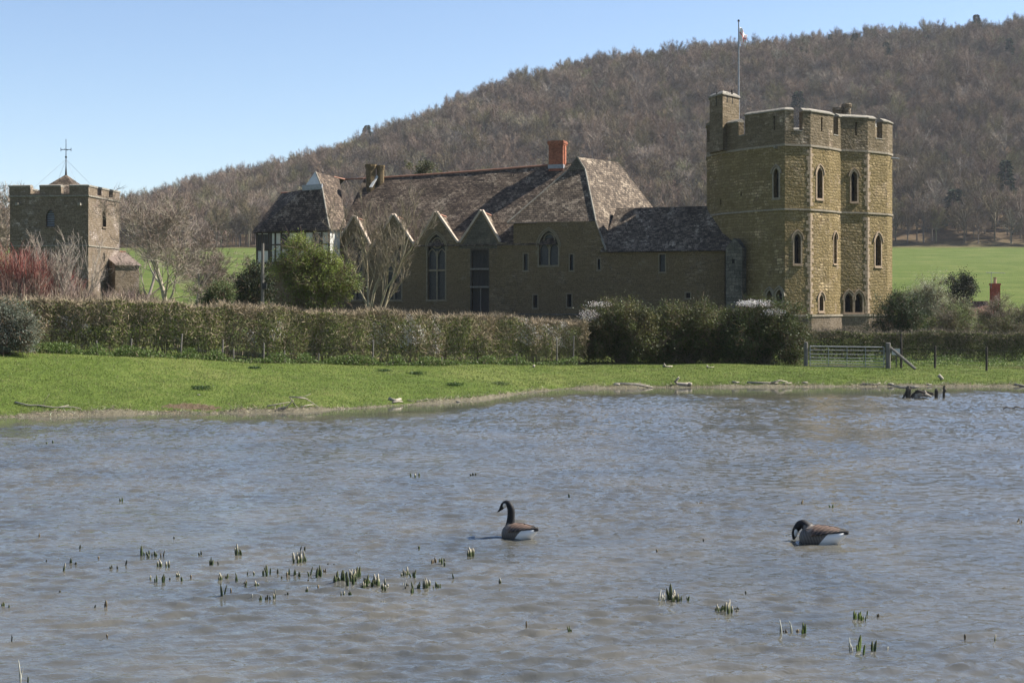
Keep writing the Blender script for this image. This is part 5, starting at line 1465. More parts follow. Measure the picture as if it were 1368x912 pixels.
# tall unclipped hedge mass, three bushes grown together
for (nm, p0, p1, yt, D, sd, lab, cols, ex) in (
    ('hawthorn_bush', 772, 880, 394, 81.0, 31, 'large dark hawthorn bush, leftmost of the three tall bushes before the low range', [(.075, .085, .022), (.06, .072, .02), (.095, .09, .03), (.045, .05, .018)], (.55, .50, .45)),
    ('hawthorn_bush', 858, 985, 398, 81.6, 32, 'large dark green hawthorn bush, middle of the three tall bushes before the low range', [(.065, .078, .02), (.05, .06, .018), (.085, .088, .026)], None),
    ('blackthorn_bush', 960, 1082, 398, 81.0, 33, 'dark bush with a band of white blossom along its top, left of the field gate', [(.055, .07, .02), (.042, .055, .017), (.075, .085, .025)], (.62, .58, .56))):
    c = at_px((p0 + p1) / 2, D); w, h = dims(p0, p1, yt, D, c.z); hw = w / 2
    lob = [(-hw * .45, 0, h * .42, hw * .55, 1.5, h * .5), (hw * .4, -.1, h * .45, hw * .6, 1.6, h * .52), (0, .2, h * .55, hw * .7, 1.5, h * .44), (-hw * .62, -.2, h * .30, hw * .38, 1.3, h * .33), (hw * .64, -.2, h * .32, hw * .38, 1.3, h * .36)]
    extra = None
    if sd == 33: extra = [(ex, 1500, .07, [(-hw * .2, -.2, h * .93, hw * .42, .8, .22), (hw * .15, -.8, h * .80, hw * .25, .3, .25)])]
    if sd == 31: extra = [(ex, 700, .06, [(-hw * .72, -.6, h * .72, .7, .5, .35), (-hw * .5, -.4, h * .88, .8, .5, .2)])]
    leafy(nm, sd, (c.x, D, c.z - .05), lob, 42000, .105, cols, lab, 'bush', extra=extra, clumps=420, shell=.3)

# hawthorn just breaking leaf, in front of the timber-framed house
c = at_px(418, 73); w, h = dims(352, 482, 304, 73, c.z)
leafy('hawthorn_tree', 41, (c.x, 73, c.z), [(0, 0, 2.6, 1.15, 1.0, 1.5), (.2, 0, 3.5, 1.75, 1.3, 1.2), (-.9, .1, 4.3, 1.25, 1.1, 1.15), (.9, 0, 4.4, 1.3, 1.1, .95), (-.5, .1, 5.4, 1.15, 1, .95), (.4, 0, 5.2, .8, .8, .7), (1.75, 0, 3.7, .75, .9, .65), (-1.5, 0, 4.9, .8, .8, .7), (-.9, 0, 6.2, .5, .5, .55), (0, 0, 1.4, .8, .8, 1.2)],
      33000, .085, [(.165, .20, .038), (.14, .175, .034), (.20, .23, .05), (.09, .115, .026)], 'fresh green hawthorn tree in front of the timber-framed house', 'tree', clumps=260, shell=.12)
# dark evergreen behind the pole
c = at_px(338, 100); w, h = dims(314, 370, 344, 100, c.z)
leafy('yew_tree', 42, (c.x, 100, c.z), [(0, 0, h * .35, w * .5, 1.3, h * .4), (.3, 0, h * .65, w * .35, 1.1, h * .34), (-.6, 0, h * .5, w * .3, 1, h * .3)], 14000, .13, [(.018, .028, .012), (.026, .036, .015), (.035, .045, .018)], 'dark evergreen tree behind the wooden pole at the left end of the house', 'tree', clumps=160)
# grey-green shrub at the left edge
c = at_px(8, 61.5); w, h = dims(-45, 50, 397, 61.5, c.z)
leafy('grey_leaved_shrub', 43, (c.x - .2, 61.3, c.z), [(0, 0, h * .45, w * .46, .9, h * .5), (-.7, 0, h * .6, w * .3, .8, h * .4), (.8, 0, h * .4, w * .28, .8, h * .42)], 24000, .075, [(.20, .22, .17), (.14, .16, .115), (.27, .29, .24), (.07, .085, .055)], 'grey-green leaved shrub at the left edge against the clipped hedge', 'shrub', clumps=220)
# yew on the hall's far side, seen over the ridge
c = at_px(570, 165); h = CAMZ + (HOR - 211) / F * 165 - c.z
leafy('yew_tree', 44, (c.x, 165, c.z), [(-.2, 0, h * .80, 2.0, 2, 2.4), (-1.1, 0, h - .9, 1.1, 1.0, .8), (.5, 0, h - 1.3, 1.3, 1.2, .9), (1.6, 0, h - 2.0, 1.0, 1, .7), (0, 0, h * .5, 1.6, 1.5, h * .3)], 12000, .2, [(.07, .075, .03), (.05, .055, .025), (.09, .09, .04)], 'olive yew tree showing above the middle of the hall roof ridge', 'tree', clumps=90)
c = at_px(521, 158)
# right-hand shrubs between tower and hedge
def shrub(nm, px0, px1, yt, D, sd, cols, lab, n=16000, size=.1, cat='shrub', extra=None, lift=0, shell=.3):
    c = at_px((px0 + px1) / 2, D); w, h = dims(px0, px1, yt, D, c.z); hw = w / 2
    lob = [(0, 0, h * .5, hw * .7, hw * .6, h * .48), (-hw * .5, 0, h * .42, hw * .5, hw * .5, h * .42), (hw * .5, 0, h * .40, hw * .5, hw * .5, h * .40), (hw * .1, 0, h * .75, hw * .45, hw * .4, h * .24)]
    return leafy(nm, sd, (c.x, D, c.z), lob, n, size, cols, lab, cat, clumps=max(90, n // 100), extra=extra, shell=shell)
shrub('holly_bush', 1160, 1240, 384, 101, 51, [(.035, .055, .018), (.05, .07, .022), (.025, .04, .014)], 'dark glossy green bush at the foot of the castle tower on its right side', 20000)
shrub('willow_bush', 1195, 1285, 366, 108, 52, [(.27, .28, .17), (.21, .23, .12), (.36, .35, .25), (.18, .17, .11)], 'tall pale olive willow bush behind the dark glossy bush', 24000, .09, shell=.15)
shrub('willow_bush', 1245, 1310, 392, 104, 53, [(.20, .24, .09), (.25, .27, .13), (.15, .15, .09)], 'low yellow-green bush in front of the dark conifer by the cottage', 15000, .09, shell=.15)
shrub('bramble_thicket', 1290, 1372, 395, 112, 54, [(.19, .15, .12), (.24, .19, .15), (.14, .125, .08), (.11, .12, .05)], 'brown leafless thicket in front of the cottage chimney', 16000, .08, shell=.15)
shrub('bramble_thicket', 1345, 1420, 402, 106, 55, [(.11, .12, .05), (.14, .13, .08), (.10, .09, .06)], 'olive-brown thicket at the right edge above the clipped hedge', 14000, .09, shell=.15)
shrub('bramble_thicket', 1235, 1300, 412, 99, 56, [(.10, .12, .035), (.13, .11, .075)], 'low scrubby bush just behind the clipped hedge near the gate', 9000, .08)
shrub('bramble_thicket', 1298, 1378, 418, 98, 57, [(.09, .10, .035), (.14, .115, .08), (.07, .08, .03)], 'low brown and green scrub behind the right end of the clipped hedge', 11000, .08)
# feathery dark conifer by the cottage
c = at_px(1281, 118); w, h = dims(1258, 1305, 364, 118, c.z)
rt = leafy('cypress_tree', 58, (c.x, 118, c.z), [(-.7, 0, h * .75, .7, .7, h * .2), (.2, 0, h * .8, .8, .7, h * .2), (.9, 0, h * .72, .6, .6, h * .2), (0, 0, h * .5, 1.3, 1, h * .35)], 13000, .13, [(.028, .034, .02), (.04, .045, .026), (.02, .026, .015)], 'dark feathery conifer standing left of the cottage chimney', 'tree', clumps=110)
# green shrubs behind the long hedge
shrub('laurel_bush', 262, 318, 372, 88, 59, [(.08, .11, .03), (.06, .085, .025), (.10, .12, .05)], 'round mid-green bush right of the bare tree behind the long hedge', 12000)
shrub('bramble_thicket', 150, 215, 388, 86, 60, [(.09, .09, .04), (.14, .11, .08)], 'low brown thicket below the bare tree right of the church tower', 9000, .08)

# ------------------------------------------------------------------ bare trees near the church and hall
def bt(nm, px, D, yt, sd, lab, **kw):
    g = at_px(px, D); hgt = CAMZ + (HOR - yt) / F * D - g.z
    return bare_tree(nm, sd, (g.x, D, g.z), hgt, lab, **kw)
bt('bare_tree', 228, 95, 243, 61, 'wide spreading bare tree right of the church tower', col=(.33, .29, .22), tcol=(.22, .175, .14), r0=.19, spread=.80, up=.30, fork=.14, kids=(8, 5, 4, 3, 3), twigs=2, tw=.017, lenf=.62)
bt('bare_tree', 262, 108, 292, 69, 'low rounded bare tree right behind the wide spreading tree', col=(.25, .215, .17), tcol=(.21, .165, .135), r0=.13, spread=.75, up=.25, fork=.1, kids=(8, 5, 4, 3), levels=4, twigs=5, tw=.022)
bt('bare_tree', 186, 110, 262, 62, 'thin brown bare tree between the church tower and the spreading tree', col=(.22, .18, .15), tcol=(.20, .155, .13), r0=.14, spread=.6, fork=.15, kids=(6, 4, 3, 3), levels=4, twigs=1, tw=.018)
bt('bare_tree', 278, 118, 300, 63, 'small grey-brown bare tree right of the spreading tree', col=(.2, .17, .14), tcol=(.17, .135, .11), r0=.12, spread=.7, fork=.15, kids=(6, 5, 4, 3), levels=4, twigs=4, tw=.03)
bt('bare_tree', 497, 96, 250, 64, 'tall many-stemmed bare tree with yellowish bark in front of the hall gables', stems=5, col=(.25, .21, .14), tcol=(.17, .14, .105), r0=.10, spread=.34, up=.6, fork=.12, kids=(7, 4, 3, 3), levels=4, twigs=2, tw=.013, lenf=.48, lean=(.04, .17))
bt('bare_tree', -2, 160, 236, 65, 'large bare tree at the left edge behind the church tower', col=(.28, .24, .19), tcol=(.26, .21, .165), r0=.28, spread=.75, up=.3, fork=.2, kids=(7, 5, 4, 3, 3), twigs=3, tw=.04)
bt('bare_sapling', 66, 84, 300, 66, 'pale upright bare sapling in front of the shaded church wall', stems=3, col=(.30, .25, .20), tcol=(.27, .22, .18), r0=.07, spread=.38, up=.7, fork=.2, kids=(6, 4, 3), levels=3, twigs=1, tw=.014)
bt('bare_sapling', 98, 83, 306, 67, 'greyish upright bare sapling just left of the church tower corner', stems=4, col=(.27, .235, .19), tcol=(.25, .205, .17), r0=.07, spread=.38, up=.7, fork=.2, kids=(6, 4, 3), levels=3, twigs=1, tw=.014)
bt('bare_sapling', 15, 82, 322, 68, 'brown bare sapling among the red stems near the left edge', stems=4, col=(.26, .21, .17), tcol=(.24, .18, .15), r0=.07, spread=.4, up=.7, fork=.2, kids=(6, 4, 3), levels=3, twigs=1, tw=.014)
def dogwood(px0, px1, yt, D, sd, col, lab, n=5200):
    c = at_px((px0 + px1) / 2, D); w, h = dims(px0, px1, yt, D, c.z); rg = np.random.default_rng(sd)
    root = empty('red_stemmed_shrub', (c.x, D, c.z), lab, 'shrub')
    a = rg.uniform(-1, 1, n) ; b_ = rg.uniform(-1, 1, n); top = h * (.72 + .28 * np.cos(a * 1.4) + .1 * np.sin(a * 9)) * rg.uniform(.6, 1.0, n)
    z0 = rg.uniform(.05, .75, n) * top; P0 = np.stack([a * w / 2, b_ * 1.4, z0], 1); P1 = P0 + np.stack([rg.normal(0, .26, n) + a * .12, rg.normal(0, .26, n), np.minimum(top - z0, rg.uniform(.25, .9, n))], 1)
    V, T = strips(P0, P1, .019, .008, rg); C = tint(rg, n, col, .35)
    m = (P0[:, 2] < h * .45) & (rg.random(n) < .45) | (rg.random(n) < .18); C[np.repeat(m, 4)] = np.array([.26, .20, .16]) * rg.uniform(.7, 1.2, (int(m.sum()) * 4, 1))
    P0b = np.stack([a[:900] * w / 2.4, b_[:900], 0 * a[:900]], 1); V2, T2 = tubes(np.concatenate([P0b, P0[:900] + [0, 0, .3], np.full((900, 1), .02), np.full((900, 1), .012)], 1), 3)
    V, T, C = join([(V, T, C), (V2, T2, tint(rg, 900, (.22, .17, .14), .3, 6))]); fast_mesh('stems', V, T, M['twig'], root, C)
dogwood(-12, 66, 305, 81.5, 71, (.19, .065, .052), 'mass of dark red bare stems left of the church tower', 11000)
dogwood(38, 104, 335, 88, 72, (.23, .06, .05), 'dull red and brown bare stems in front of the church tower', 4500)
dogwood(-20, 48, 352, 81, 73, (.25, .15, .12), 'pinkish brown twiggy shrub behind the hedge at the left edge', 5000)
dogwood(70, 122, 368, 82, 74, (.21, .16, .12), 'brown twiggy shrub below the corner of the church tower', 3200)
dogwood(128, 205, 376, 84, 75, (.22, .165, .13), 'low brown twiggy shrub below the church nave', 3200)
# ------------------------------------------------------------------ fences, gate, pole
def post(mb, x, y, h, r=.06, lean=(0, 0), n=7, z=None):
    z = tz(x, y) if z is None else z
    mb.tube([(x, y, z - .2), (x + lean[0] * .5, y + lean[1] * .5, z + h * .5), (x + lean[0], y + lean[1], z + h - .02), (x + lean[0], y + lean[1], z + h)], [r, r * .98, r * .93, r * .6], n)
def wire_fence(label, posts, name='wire_fence', wires=(.35, .65, .95), mat='wood', r=.05, wr=.006):
    """posts: (px, D, height, leanx)"""
    pts = [(( p[0] - CX) / F * p[1], p[1], p[2], p[3] if len(p) > 3 else 0) for p in posts]
    m = pts[len(pts) // 2]; root = empty(name, (m[0], m[1], tz(m[0], m[1])), label, 'fence')
    for x, y, h, l in pts:
        b = MB(); post(b, x, y, h, r, (l, 0)); b.build('post', M[mat], root, smooth=False)
    for w in wires:
        b = MB(); P = [(x + l * w / h, y - .06, tz(x, y) + w) for x, y, h, l in pts]
        for a, c in zip(P[:-1], P[1:]):
            md = tuple((a[i] + c[i]) / 2 for i in range(2)) + ((a[2] + c[2]) / 2 - .02,)
            b.tube([a, md, c], wr, 3, cap=False)
        b.build('wire', M['black'], root)
    return root
def hd(px): return float(np.interp(px, [-120, 0, 200, 400, 520, 700, 780], [62, 63.6, 66.2, 70.2, 72.8, 78.2, 80])) - 1.25
wire_fence('old post and wire fence along the front of the long clipped hedge', [(p, hd(p), h, l) for p, h, l in
    ((88, .6, .03), (130, .7, -.04), (174, .85, .06), (241, 1.1, .08), (297, 1.05, .03), (312, .65, 0), (352, .95, .02), (380, .6, 0), (425, .5, .04), (498, 1.3, .03), (590, .5, .02), (690, .6, 0), (744, 1.4, 0), (766, 1.6, .02))], wires=(.45, .75), wr=.0035, r=.042)
wire_fence('post and wire fence running right from the field gate', [(1204, 78.2, 1.9), (1249, 78.0, 1.22, .02), (1318, 77.2, 1.3), (1400, 76.5, 1.3), (1480, 76, 1.3)], wires=(.3, .5, .7, .9, 1.1), mat='oak', r=.065)

def build_gate():
    DG = 78.0; a = (1076.5 - CX) / F * DG; b = (1186.5 - CX) / F * DG; z = tz(b, DG)
    pr = empty('gate_post', (a, DG, z), 'round pale wooden post left of the field gate', 'gate post'); m = MB(); post(m, a, DG, 1.32, .115, (.01, 0), 10); m.build('post', M['wood'], pr); m = MB(); m.tube([(a, DG, z + 1.32), (a, DG, z + 1.35)], [.08, .05], 10); m.build('cap', M['wood'], pr)
    pr = empty('gate_post', (b, DG, z), 'thick wooden post at the right end of the field gate, propped by a strut', 'gate post'); m = MB(); post(m, b, DG, 1.42, .14, (0, 0), 10); m.build('post', M['wood'], pr)
    m = MB(); m.tube([(b + .12, DG, z + 1.15), (b + 1.25, DG - .9, tz(b + 1.25, DG - .9) + .02)], [.075, .085], 7); m.build('strut', M['wood'], pr)
    root = empty('field_gate', ((a + b) / 2, DG, z), 'long galvanised seven-bar metal field gate between two wooden posts', 'gate')
    x0, x1 = a + .22, b - .24; zb, zt = z + .14, z + 1.22
    zs = [zt, zt - .20, zt - .42, zt - .62, zt - .78, zt - .93, zb]
    for i, zz in enumerate(zs):
        q = MB(); sag = -.05; q.tube([(x0, DG - .05, zz), (x1, DG - .05, zz + sag)], .028 if i in (0, 6) else .018, 6); q.build('bar', M['metal'], root)
    for t in (0, .25, .5, .75, 1):
        q = MB(); x = x0 + (x1 - x0) * t; q.tube([(x, DG - .05, zb - .05 * t), (x, DG - .05, zt - .05 * t)], .028 if t in (0, 1) else .018, 6); q.build('upright', M['metal'], root)
    q = MB(); q.tube([(x1, DG - .05, zt - .25), (b - .1, DG - .05, zt - .25)], .025, 6); q.tube([(x1, DG - .05, zb + .1), (b - .1, DG - .05, zb + .1)], .025, 6); q.build('hinge', M['black'], root)
    sx = (1197.5 - CX) / F * 78.6; s = empty('notice_board', (sx, 78.6, tz(sx, 78.6)), 'small pale square notice on a short stake beside the gate post', 'sign')
    q = MB(); q.box((sx - .26, 78.56, z + .72), (sx + .26, 78.58, z + 1.06)); q.build('board', M['white'], s)
    q = MB(); q.box((sx - .03, 78.59, z - .1), (sx + .03, 78.64, z + .98)); q.build('stake', M['wood'], s)
build_gate()
g = at_px(350.5, 98); pl = empty('telegraph_pole', (g.x, 98, g.z), 'weathered wooden pole with a small dark box in front of the timber-framed house', 'pole')
zt = CAMZ + (HOR - 325) / F * 98; m = MB(); m.tube([(g.x, 98, g.z - .2), (g.x + .03, 98, zt)], [.125, .095], 9); m.build('pole', M['wood'], pl)
m = MB(); zb = CAMZ + (HOR - 386) / F * 98; m.box((g.x + .02, 97.80, zb), (g.x + .30, 97.99, zb + .42)); m.build('junction_box', M['black'], pl)

# ------------------------------------------------------------------ driftwood and branches on the bank
M['drift'] = plain_mat('bleached_driftwood', (0.24, 0.205, 0.16), (0.46, 0.40, 0.32), 5, 0.01, stretch=(4, 4, 4))
M['wetwood'] = plain_mat('dark_wet_wood', (0.03, 0.026, 0.02), (0.12, 0.10, 0.075), 5, 0.02)
def stick(mb, pts, r0, r1, D0):
    P = []
    for (px, py, up) in pts:
        g = ground_px(px, py); d = D0 + (g.y - D0) * max(0.0, 1 - up / .3)
        q = ray(px, py, d); q.z = max(q.z, tz(q.x, q.y) + .05); P.append(tuple(q))
    n = len(P); mb.tube(P, [r0 + (r1 - r0) * i / (n - 1) for i in range(n)], 6)
def drift(label, sticks, name='fallen_branch', mat='drift', cat='branch'):
    low = max((p for s in sticks for p in s[0]), key=lambda p: p[1]); g = ground_px(*low[:2]); root = empty(name, (g.x, g.y, g.z), label, cat)
    for i, (pts, r0, r1) in enumerate(sticks):
        m = MB(); stick(m, pts, r0 * 1.05, r1 * 1.2, g.y); m.build('limb' if i == 0 else 'side_branch', M[mat], root, smooth=True)
drift('long thin bleached branch lying on the shore at the far left', [([(20, 537, .1), (38, 543, .02), (52, 543, .1), (70, 546, .02), (98, 545, .05), (108, 548, 0)], .035, .015), ([(58, 543, .05), (60, 535, .25), (66, 526, .55)], .015, .006), ([(78, 546, 0), (92, 542, .1)], .02, .01)])
drift('tangled pale branches at the water edge left of centre', [([(357, 544, .02), (370, 540, .12), (387, 537, .2)], .03, .014), ([(372, 548, 0), (383, 545, .08), (392, 534, .35)], .03, .015), ([(387, 530, .3), (394, 541, .1), (398, 546, .0)], .022, .012), ([(391, 530, .4), (408, 532, .2), (416, 537, .15), (427, 547, .0)], .026, .012), ([(387, 530, .42), (405, 530, .42), (415, 526, .55)], .018, .008), ([(402, 545, 0), (412, 541, .15), (420, 540, .1)], .024, .012)])
drift('short stubby grey branch on the bank above the shoreline', [([(520, 533, .08), (528, 535, .12), (535, 534, .05)], .07, .05), ([(525, 539, .02), (532, 536, .15), (538, 538, .02)], .045, .02)])
drift('thin twig lying along the shore right of the stubby branch', [([(557, 538, .02), (572, 533, .08), (580, 536, .03)], .018, .009), ([(545, 535, .04), (552, 538, .02)], .015, .01)])
drift('pale split log lying by the far shore', [([(822, 514, .05), (850, 515, .12), (872, 518, .03)], .08, .03), ([(826, 512, .1), (852, 513, .08), (868, 515, .1)], .04, .02), ([(820, 515, 0), (828, 515, .04)], .08, .06)])
drift('hook-shaped dark log with an upturned pale end', [([(907, 504, .55), (902, 510, .25), (906, 514, .12), (916, 515, .1), (921, 514, .12)], .055, .10), ([(922, 516, .02), (922, 511, .35)], .10, .07)], mat='drift')
drift('small forked pale wood on the far bank', [([(978, 511, .1), (988, 512, .05)], .06, .03), ([(985, 513, .02), (984, 510, .2)], .03, .015)])
drift('bleached branch pile on the far bank left of the gate', [([(998, 512, .05), (1020, 512, .15), (1040, 513, .05)], .06, .03), ([(1030, 513, .05), (1042, 508, .3), (1052, 510, .1)], .05, .02), ([(1046, 514, .03), (1058, 511, .2)], .04, .02)])
drift('pale stick on the shore below the gate', [([(1152, 514, .05), (1172, 515, .06), (1176, 511, .3)], .04, .025)])
drift('short leaning pale stump between shore and wire fence', [([(1254, 501, .35), (1259, 508, .02)], .09, .08)], name='wood_stump', cat='stump')
drift('small gnarled stump at the foot of the dark bushes', [([(886, 489, .25), (890, 491, .05), (898, 490, .12)], .06, .03), ([(889, 491, 0), (887, 485, .45)], .05, .02)], name='wood_stump', cat='stump')
drift('tiny stump with twigs below the middle dark bush', [([(945, 492, .0), (945, 488, .28)], .06, .03), ([(946, 492, .05), (954, 491, .1)], .03, .01)], name='wood_stump', cat='stump')
drift('small upright stub on the grass below the blossoming hedge', [([(713, 491, .0), (713.5, 488, .22)], .07, .04)], name='wood_stump', cat='stump')
drift('grey stick on the shore at the right edge', [([(1355, 513, .1), (1366, 516, .05), (1380, 517, 0)], .06, .03)])
for k, (px, py, w, lab) in enumerate(((1075, 512, .10, 'pale rounded stone on the far bank below the gate'), (265, 528, .05, 'white pebble on the left bank by the bare soil'), (1190, 514.5, .12, 'flat pale stone at the far waterline'), (1241, 514.5, .1, 'small pale stone at the waterline behind the half-sunk timbers'), (612, 537, .06, 'tiny white stone near the shore in the middle of the bank'))):
    g = ground_px(px, py); b = bmesh.new(); bmesh.ops.create_icosphere(b, subdivisions=2, radius=w)
    rr = random.Random(k)
    for v in b.verts: v.co *= rr.uniform(.85, 1.15); v.co.z *= .6; v.co.x *= 1.5
    me = bpy.data.meshes.new('stone'); b.to_mesh(me); b.free(); o = finish('stone', me, M['coping'], None, True); o.location = (g.x, g.y, g.z + w * .3); tag(o, lab, 'stone')

# half-sunk timbers in the pond
def build_timbers():
    D = 62.5; X = lambda px: (px - CX) / F * D; Z = lambda py: CAMZ + (HOR - py) / F * D
    root = empty('sunken_timbers', (X(1235), D, 0), 'heap of dark rotten timbers and stakes half sunk in the pond', 'timber heap')
    m = MB(); m.tube([(X(1213), D, -.3), (X(1213.5), D, Z(519)), (X(1214), D, Z(515.5))], [.12, .11, .06], 8); m.build('stake', M['wetwood'], root)
    m = MB(); m.tube([(X(1204), D - .1, -.1), (X(1211), D, Z(523)), (X(1217), D, Z(516.5))], [.05, .05, .04], 6); m.build('brace', M['wetwood'], root)
    m = MB(); m.tube([(X(1219), D + .2, Z(518)), (X(1215), D, Z(523)), (X(1210), D, -.1)], [.06, .05, .05], 6); m.build('brace', M['wetwood'], root)
    m = MB(); m.tube([(X(1196), D + .5, Z(516)), (X(1204), D + .2, Z(517.5)), (X(1222), D, Z(517)), (X(1228), D, Z(516.8))], [.03, .06, .07, .03], 7); m.build('log', M['drift'], root)
    rr = random.Random(9)
    for i in range(9):
        a = rr.uniform(1218, 1240); b = a + rr.uniform(10, 18); z0, z1 = rr.uniform(527, 532), rr.uniform(523, 530)
        m = MB(); md = (X((a + b) / 2), D + rr.uniform(-.3, .3), Z(min(z0, z1) - rr.uniform(.5, 2.5)))
        m.tube([(X(a), D + rr.uniform(-.4, .3), Z(z0)), md, (X(b), D + rr.uniform(-.4, .4), Z(z1))], [.05, .08, .04], 7); m.build('log', M['wetwood' if i % 3 else 'drift'], root)
    m = MB(); m.tube([(X(1234), D, Z(525)), (X(1235.5), D, Z(522.5)), (X(1237), D, Z(524))], [.06, .07, .04], 7); m.build('log', M['drift'], root)
    m = MB(); m.tube([(X(1250.5), D, -.3), (X(1251), D, Z(521)), (X(1251), D, Z(519))], [.075, .075, .05], 8); m.build('stake', M['wetwood'], root)
    s = empty('stake', (X(1261.5), D, 0), 'single knotty dark stake standing in the pond right of the timber heap', 'stake')
    m = MB(); m.tube([(X(1261), D, -.3), (X(1261), D, Z(524)), (X(1262.5), D, Z(521)), (X(1261), D, Z(518)), (X(1262), D, Z(515))], [.06, .06, .085, .06, .05], 8); m.build('shaft', M['wetwood'], s)
    m = MB(); m.tube([(X(1261.5), D, Z(519.5)), (X(1264.5), D, Z(521.5))], [.05, .03], 6); m.build('knot', M['wetwood'], s)
    t = empty('floating_branch', (X(1352), 56, 0), 'thin twisted dark branch floating near the right edge of the pond', 'branch')
    D2 = 56; m = MB(); P = [(1340, 546), (1345, 543.5), (1352, 545.5), (1358, 543), (1365, 545), (1374, 544)]
    m.tube([((p - CX) / F * D2, D2, max(.0, CAMZ + (HOR - y) / F * D2)) for p, y in P], [.02, .03, .025, .03, .02, .02], 5); m.build('limb', M['wetwood'], t)
build_timbers()

# ------------------------------------------------------------------ grass on the bank, weeds at the hedge foot
def build_grass():
    rg = np.random.default_rng(77); n = 330000
    x = rg.uniform(-30, 34, n); s = interp(x, SX, SY); h = interp(x, HX, HY)
    y = s + .25 + (h + 12 - s) * rg.random(n) ** 1.25
    px = x / y * F + CX; keep = (px > -60) & (px < 1430)
    # clumps
    cl = np.sin(x * 3.1 + np.sin(y * 2.3)) * np.sin(y * 3.7 + np.sin(x * 1.9)); keep &= rg.random(n) < .55 + .4 * cl
    bare = (((x + 12.4) / 1.3) ** 2 + ((y - 54.9) / .5) ** 2) < 1.0; keep &= ~(bare & (rg.random(n) < .8))
    x, y = x[keep], y[keep]; n = len(x); z = terrain(x, y); P0 = np.stack([x, y, z - .01], 1)
    ln = rg.uniform(.025, .075, n) * (1 + .8 * (rg.random(n) < .06)); P1 = P0 + np.stack([rg.normal(0, .02, n), rg.normal(0, .02, n), ln], 1)
    V, T = strips(P0, P1, .022, .006, rg)
    px = x / y * F + CX; big = .5 + .5 * np.sin(x * .55 + 1.3 * np.sin(y * .4)) * np.sin(y * .7 + x * .2)
    c = np.array([.105, .140, .032]) * (1 + rg.uniform(-.3, .3, (n, 1))) * (0.88 + .24 * big[:, None])
    m = rg.random(n) < .12 + .16 * (np.sin(x * 1.3 + 2) * np.sin(y * 1.1 + x * .5) > .45); c[m] = np.array([.20, .175, .085]) * rg.uniform(.7, 1.2, (int(m.sum()), 1))
    o = fast_mesh('grass', V, T, M['leaf'], None, np.repeat(c, 4, 0)); tag(o, 'short grazed grass covering the bank between pond and hedge', 'grass', kind='stuff')
    # ranker growth: nettles and cow parsley along the hedge foot and behind the fence on the right
    n = 26000; t = rg.random(n); px = np.where(rg.random(n) < .74, 40 + t * 730, 1095 + t * 300); Dh = np.where(px < 800, np.interp(px, [-120, 0, 200, 400, 520, 700, 780], [62, 63.6, 66.2, 70.2, 72.8, 78.2, 80]) - 1.15 - rg.random(n) ** 1.5 * .7, 80 + rg.random(n) * 7)
    cl = .5 + .5 * np.sin(px * .11 + 1.7 * np.sin(px * .047)); keep = rg.random(n) < .35 + .65 * cl; px, Dh, cl = px[keep], Dh[keep], cl[keep]; n = len(px)
    x = (px - CX) / F * Dh; z = terrain(x, Dh); hh = rg.random(n) ** .8 * (.14 + .38 * cl) * np.where(px < 800, 1.0, .8)
    V, T = leaves(np.stack([x + rg.normal(0, .1, n), Dh, z + hh], 1), rg.uniform(.05, .13, n), rg, .5, .6)
    base = np.where((rg.random(n) < .5)[:, None], [.07, .11, .026], [.10, .145, .035]); base = np.where((rg.random(n) < .08)[:, None], [.2, .18, .11], base)
    o = fast_mesh('weeds', V, T, M['leaf'], None, np.repeat(base * (1 + rg.uniform(-.25, .3, (n, 1))), 4, 0)); tag(o, 'rank green weeds and nettles along the foot of the hedges', 'weeds', kind='stuff')
    # dead stems and reeds along the waterline
    n = 5200; x = rg.uniform(-30, 34, n); s = interp(x, SX, SY); cl = .5 + .5 * np.sin(x * 1.1 + 2 * np.sin(x * .37)); keep = rg.random(n) < .25 + .75 * cl; x, s = x[keep], s[keep]; n = len(x)
    y = s + rg.normal(.25, .28, n); z = np.maximum(terrain(x, y), -.02); P0 = np.stack([x, y, z], 1); P1 = P0 + np.stack([rg.normal(0, .12, n), rg.normal(0, .10, n), rg.uniform(.02, .15, n)], 1)
    V, T = strips(P0, P1, .022, .008, rg); o = fast_mesh('shore_litter', V, T, M['leaf'], None, tint(rg, n, (.30, .26, .18), .45)); tag(o, 'dead stems and mud litter along the waterline', 'shore litter', kind='stuff')
build_grass()
# tufts that stand out on the bank
for k, (px, py, w, lab) in enumerate(((268, 520, .5, 'dark leafy tuft above the patch of bare soil'), (513, 496, .35, 'small dark tuft just below the hedge, left of centre'), (556, 500, .45, 'broad green tuft on the bank below the blossoming hedge'), (606, 515, .45, 'dark nettle tuft on the open grass in mid bank'), (669, 514, .5, 'flat pale green tuft close to the bend of the shore'), (340, 492, .3, 'small tuft below the hedge near the dark box pole'), (445, 483, .7, 'leafy dock clump at the hedge foot below the hawthorn'), (470, 484, .5, 'low dock clump right of the big leafy clump'))):
    g = ground_px(px, py); rg = np.random.default_rng(400 + k); n = 420; a = rg.normal(0, w * .42, (n, 2)); hh = rg.random(n) * w * (.28 if k < 6 else .7)
    V, T = leaves(np.stack([a[:, 0], a[:, 1] * .7, hh], 1), rg.uniform(.04, .10, n), rg, .5, .8); o = fast_mesh('weed_tuft', V, T, M['leaf'], None, tint(rg, n, (.05, .085, .022) if k != 4 else (.11, .14, .05), .35)); o.location = g; tag(o, lab, 'weed tuft')

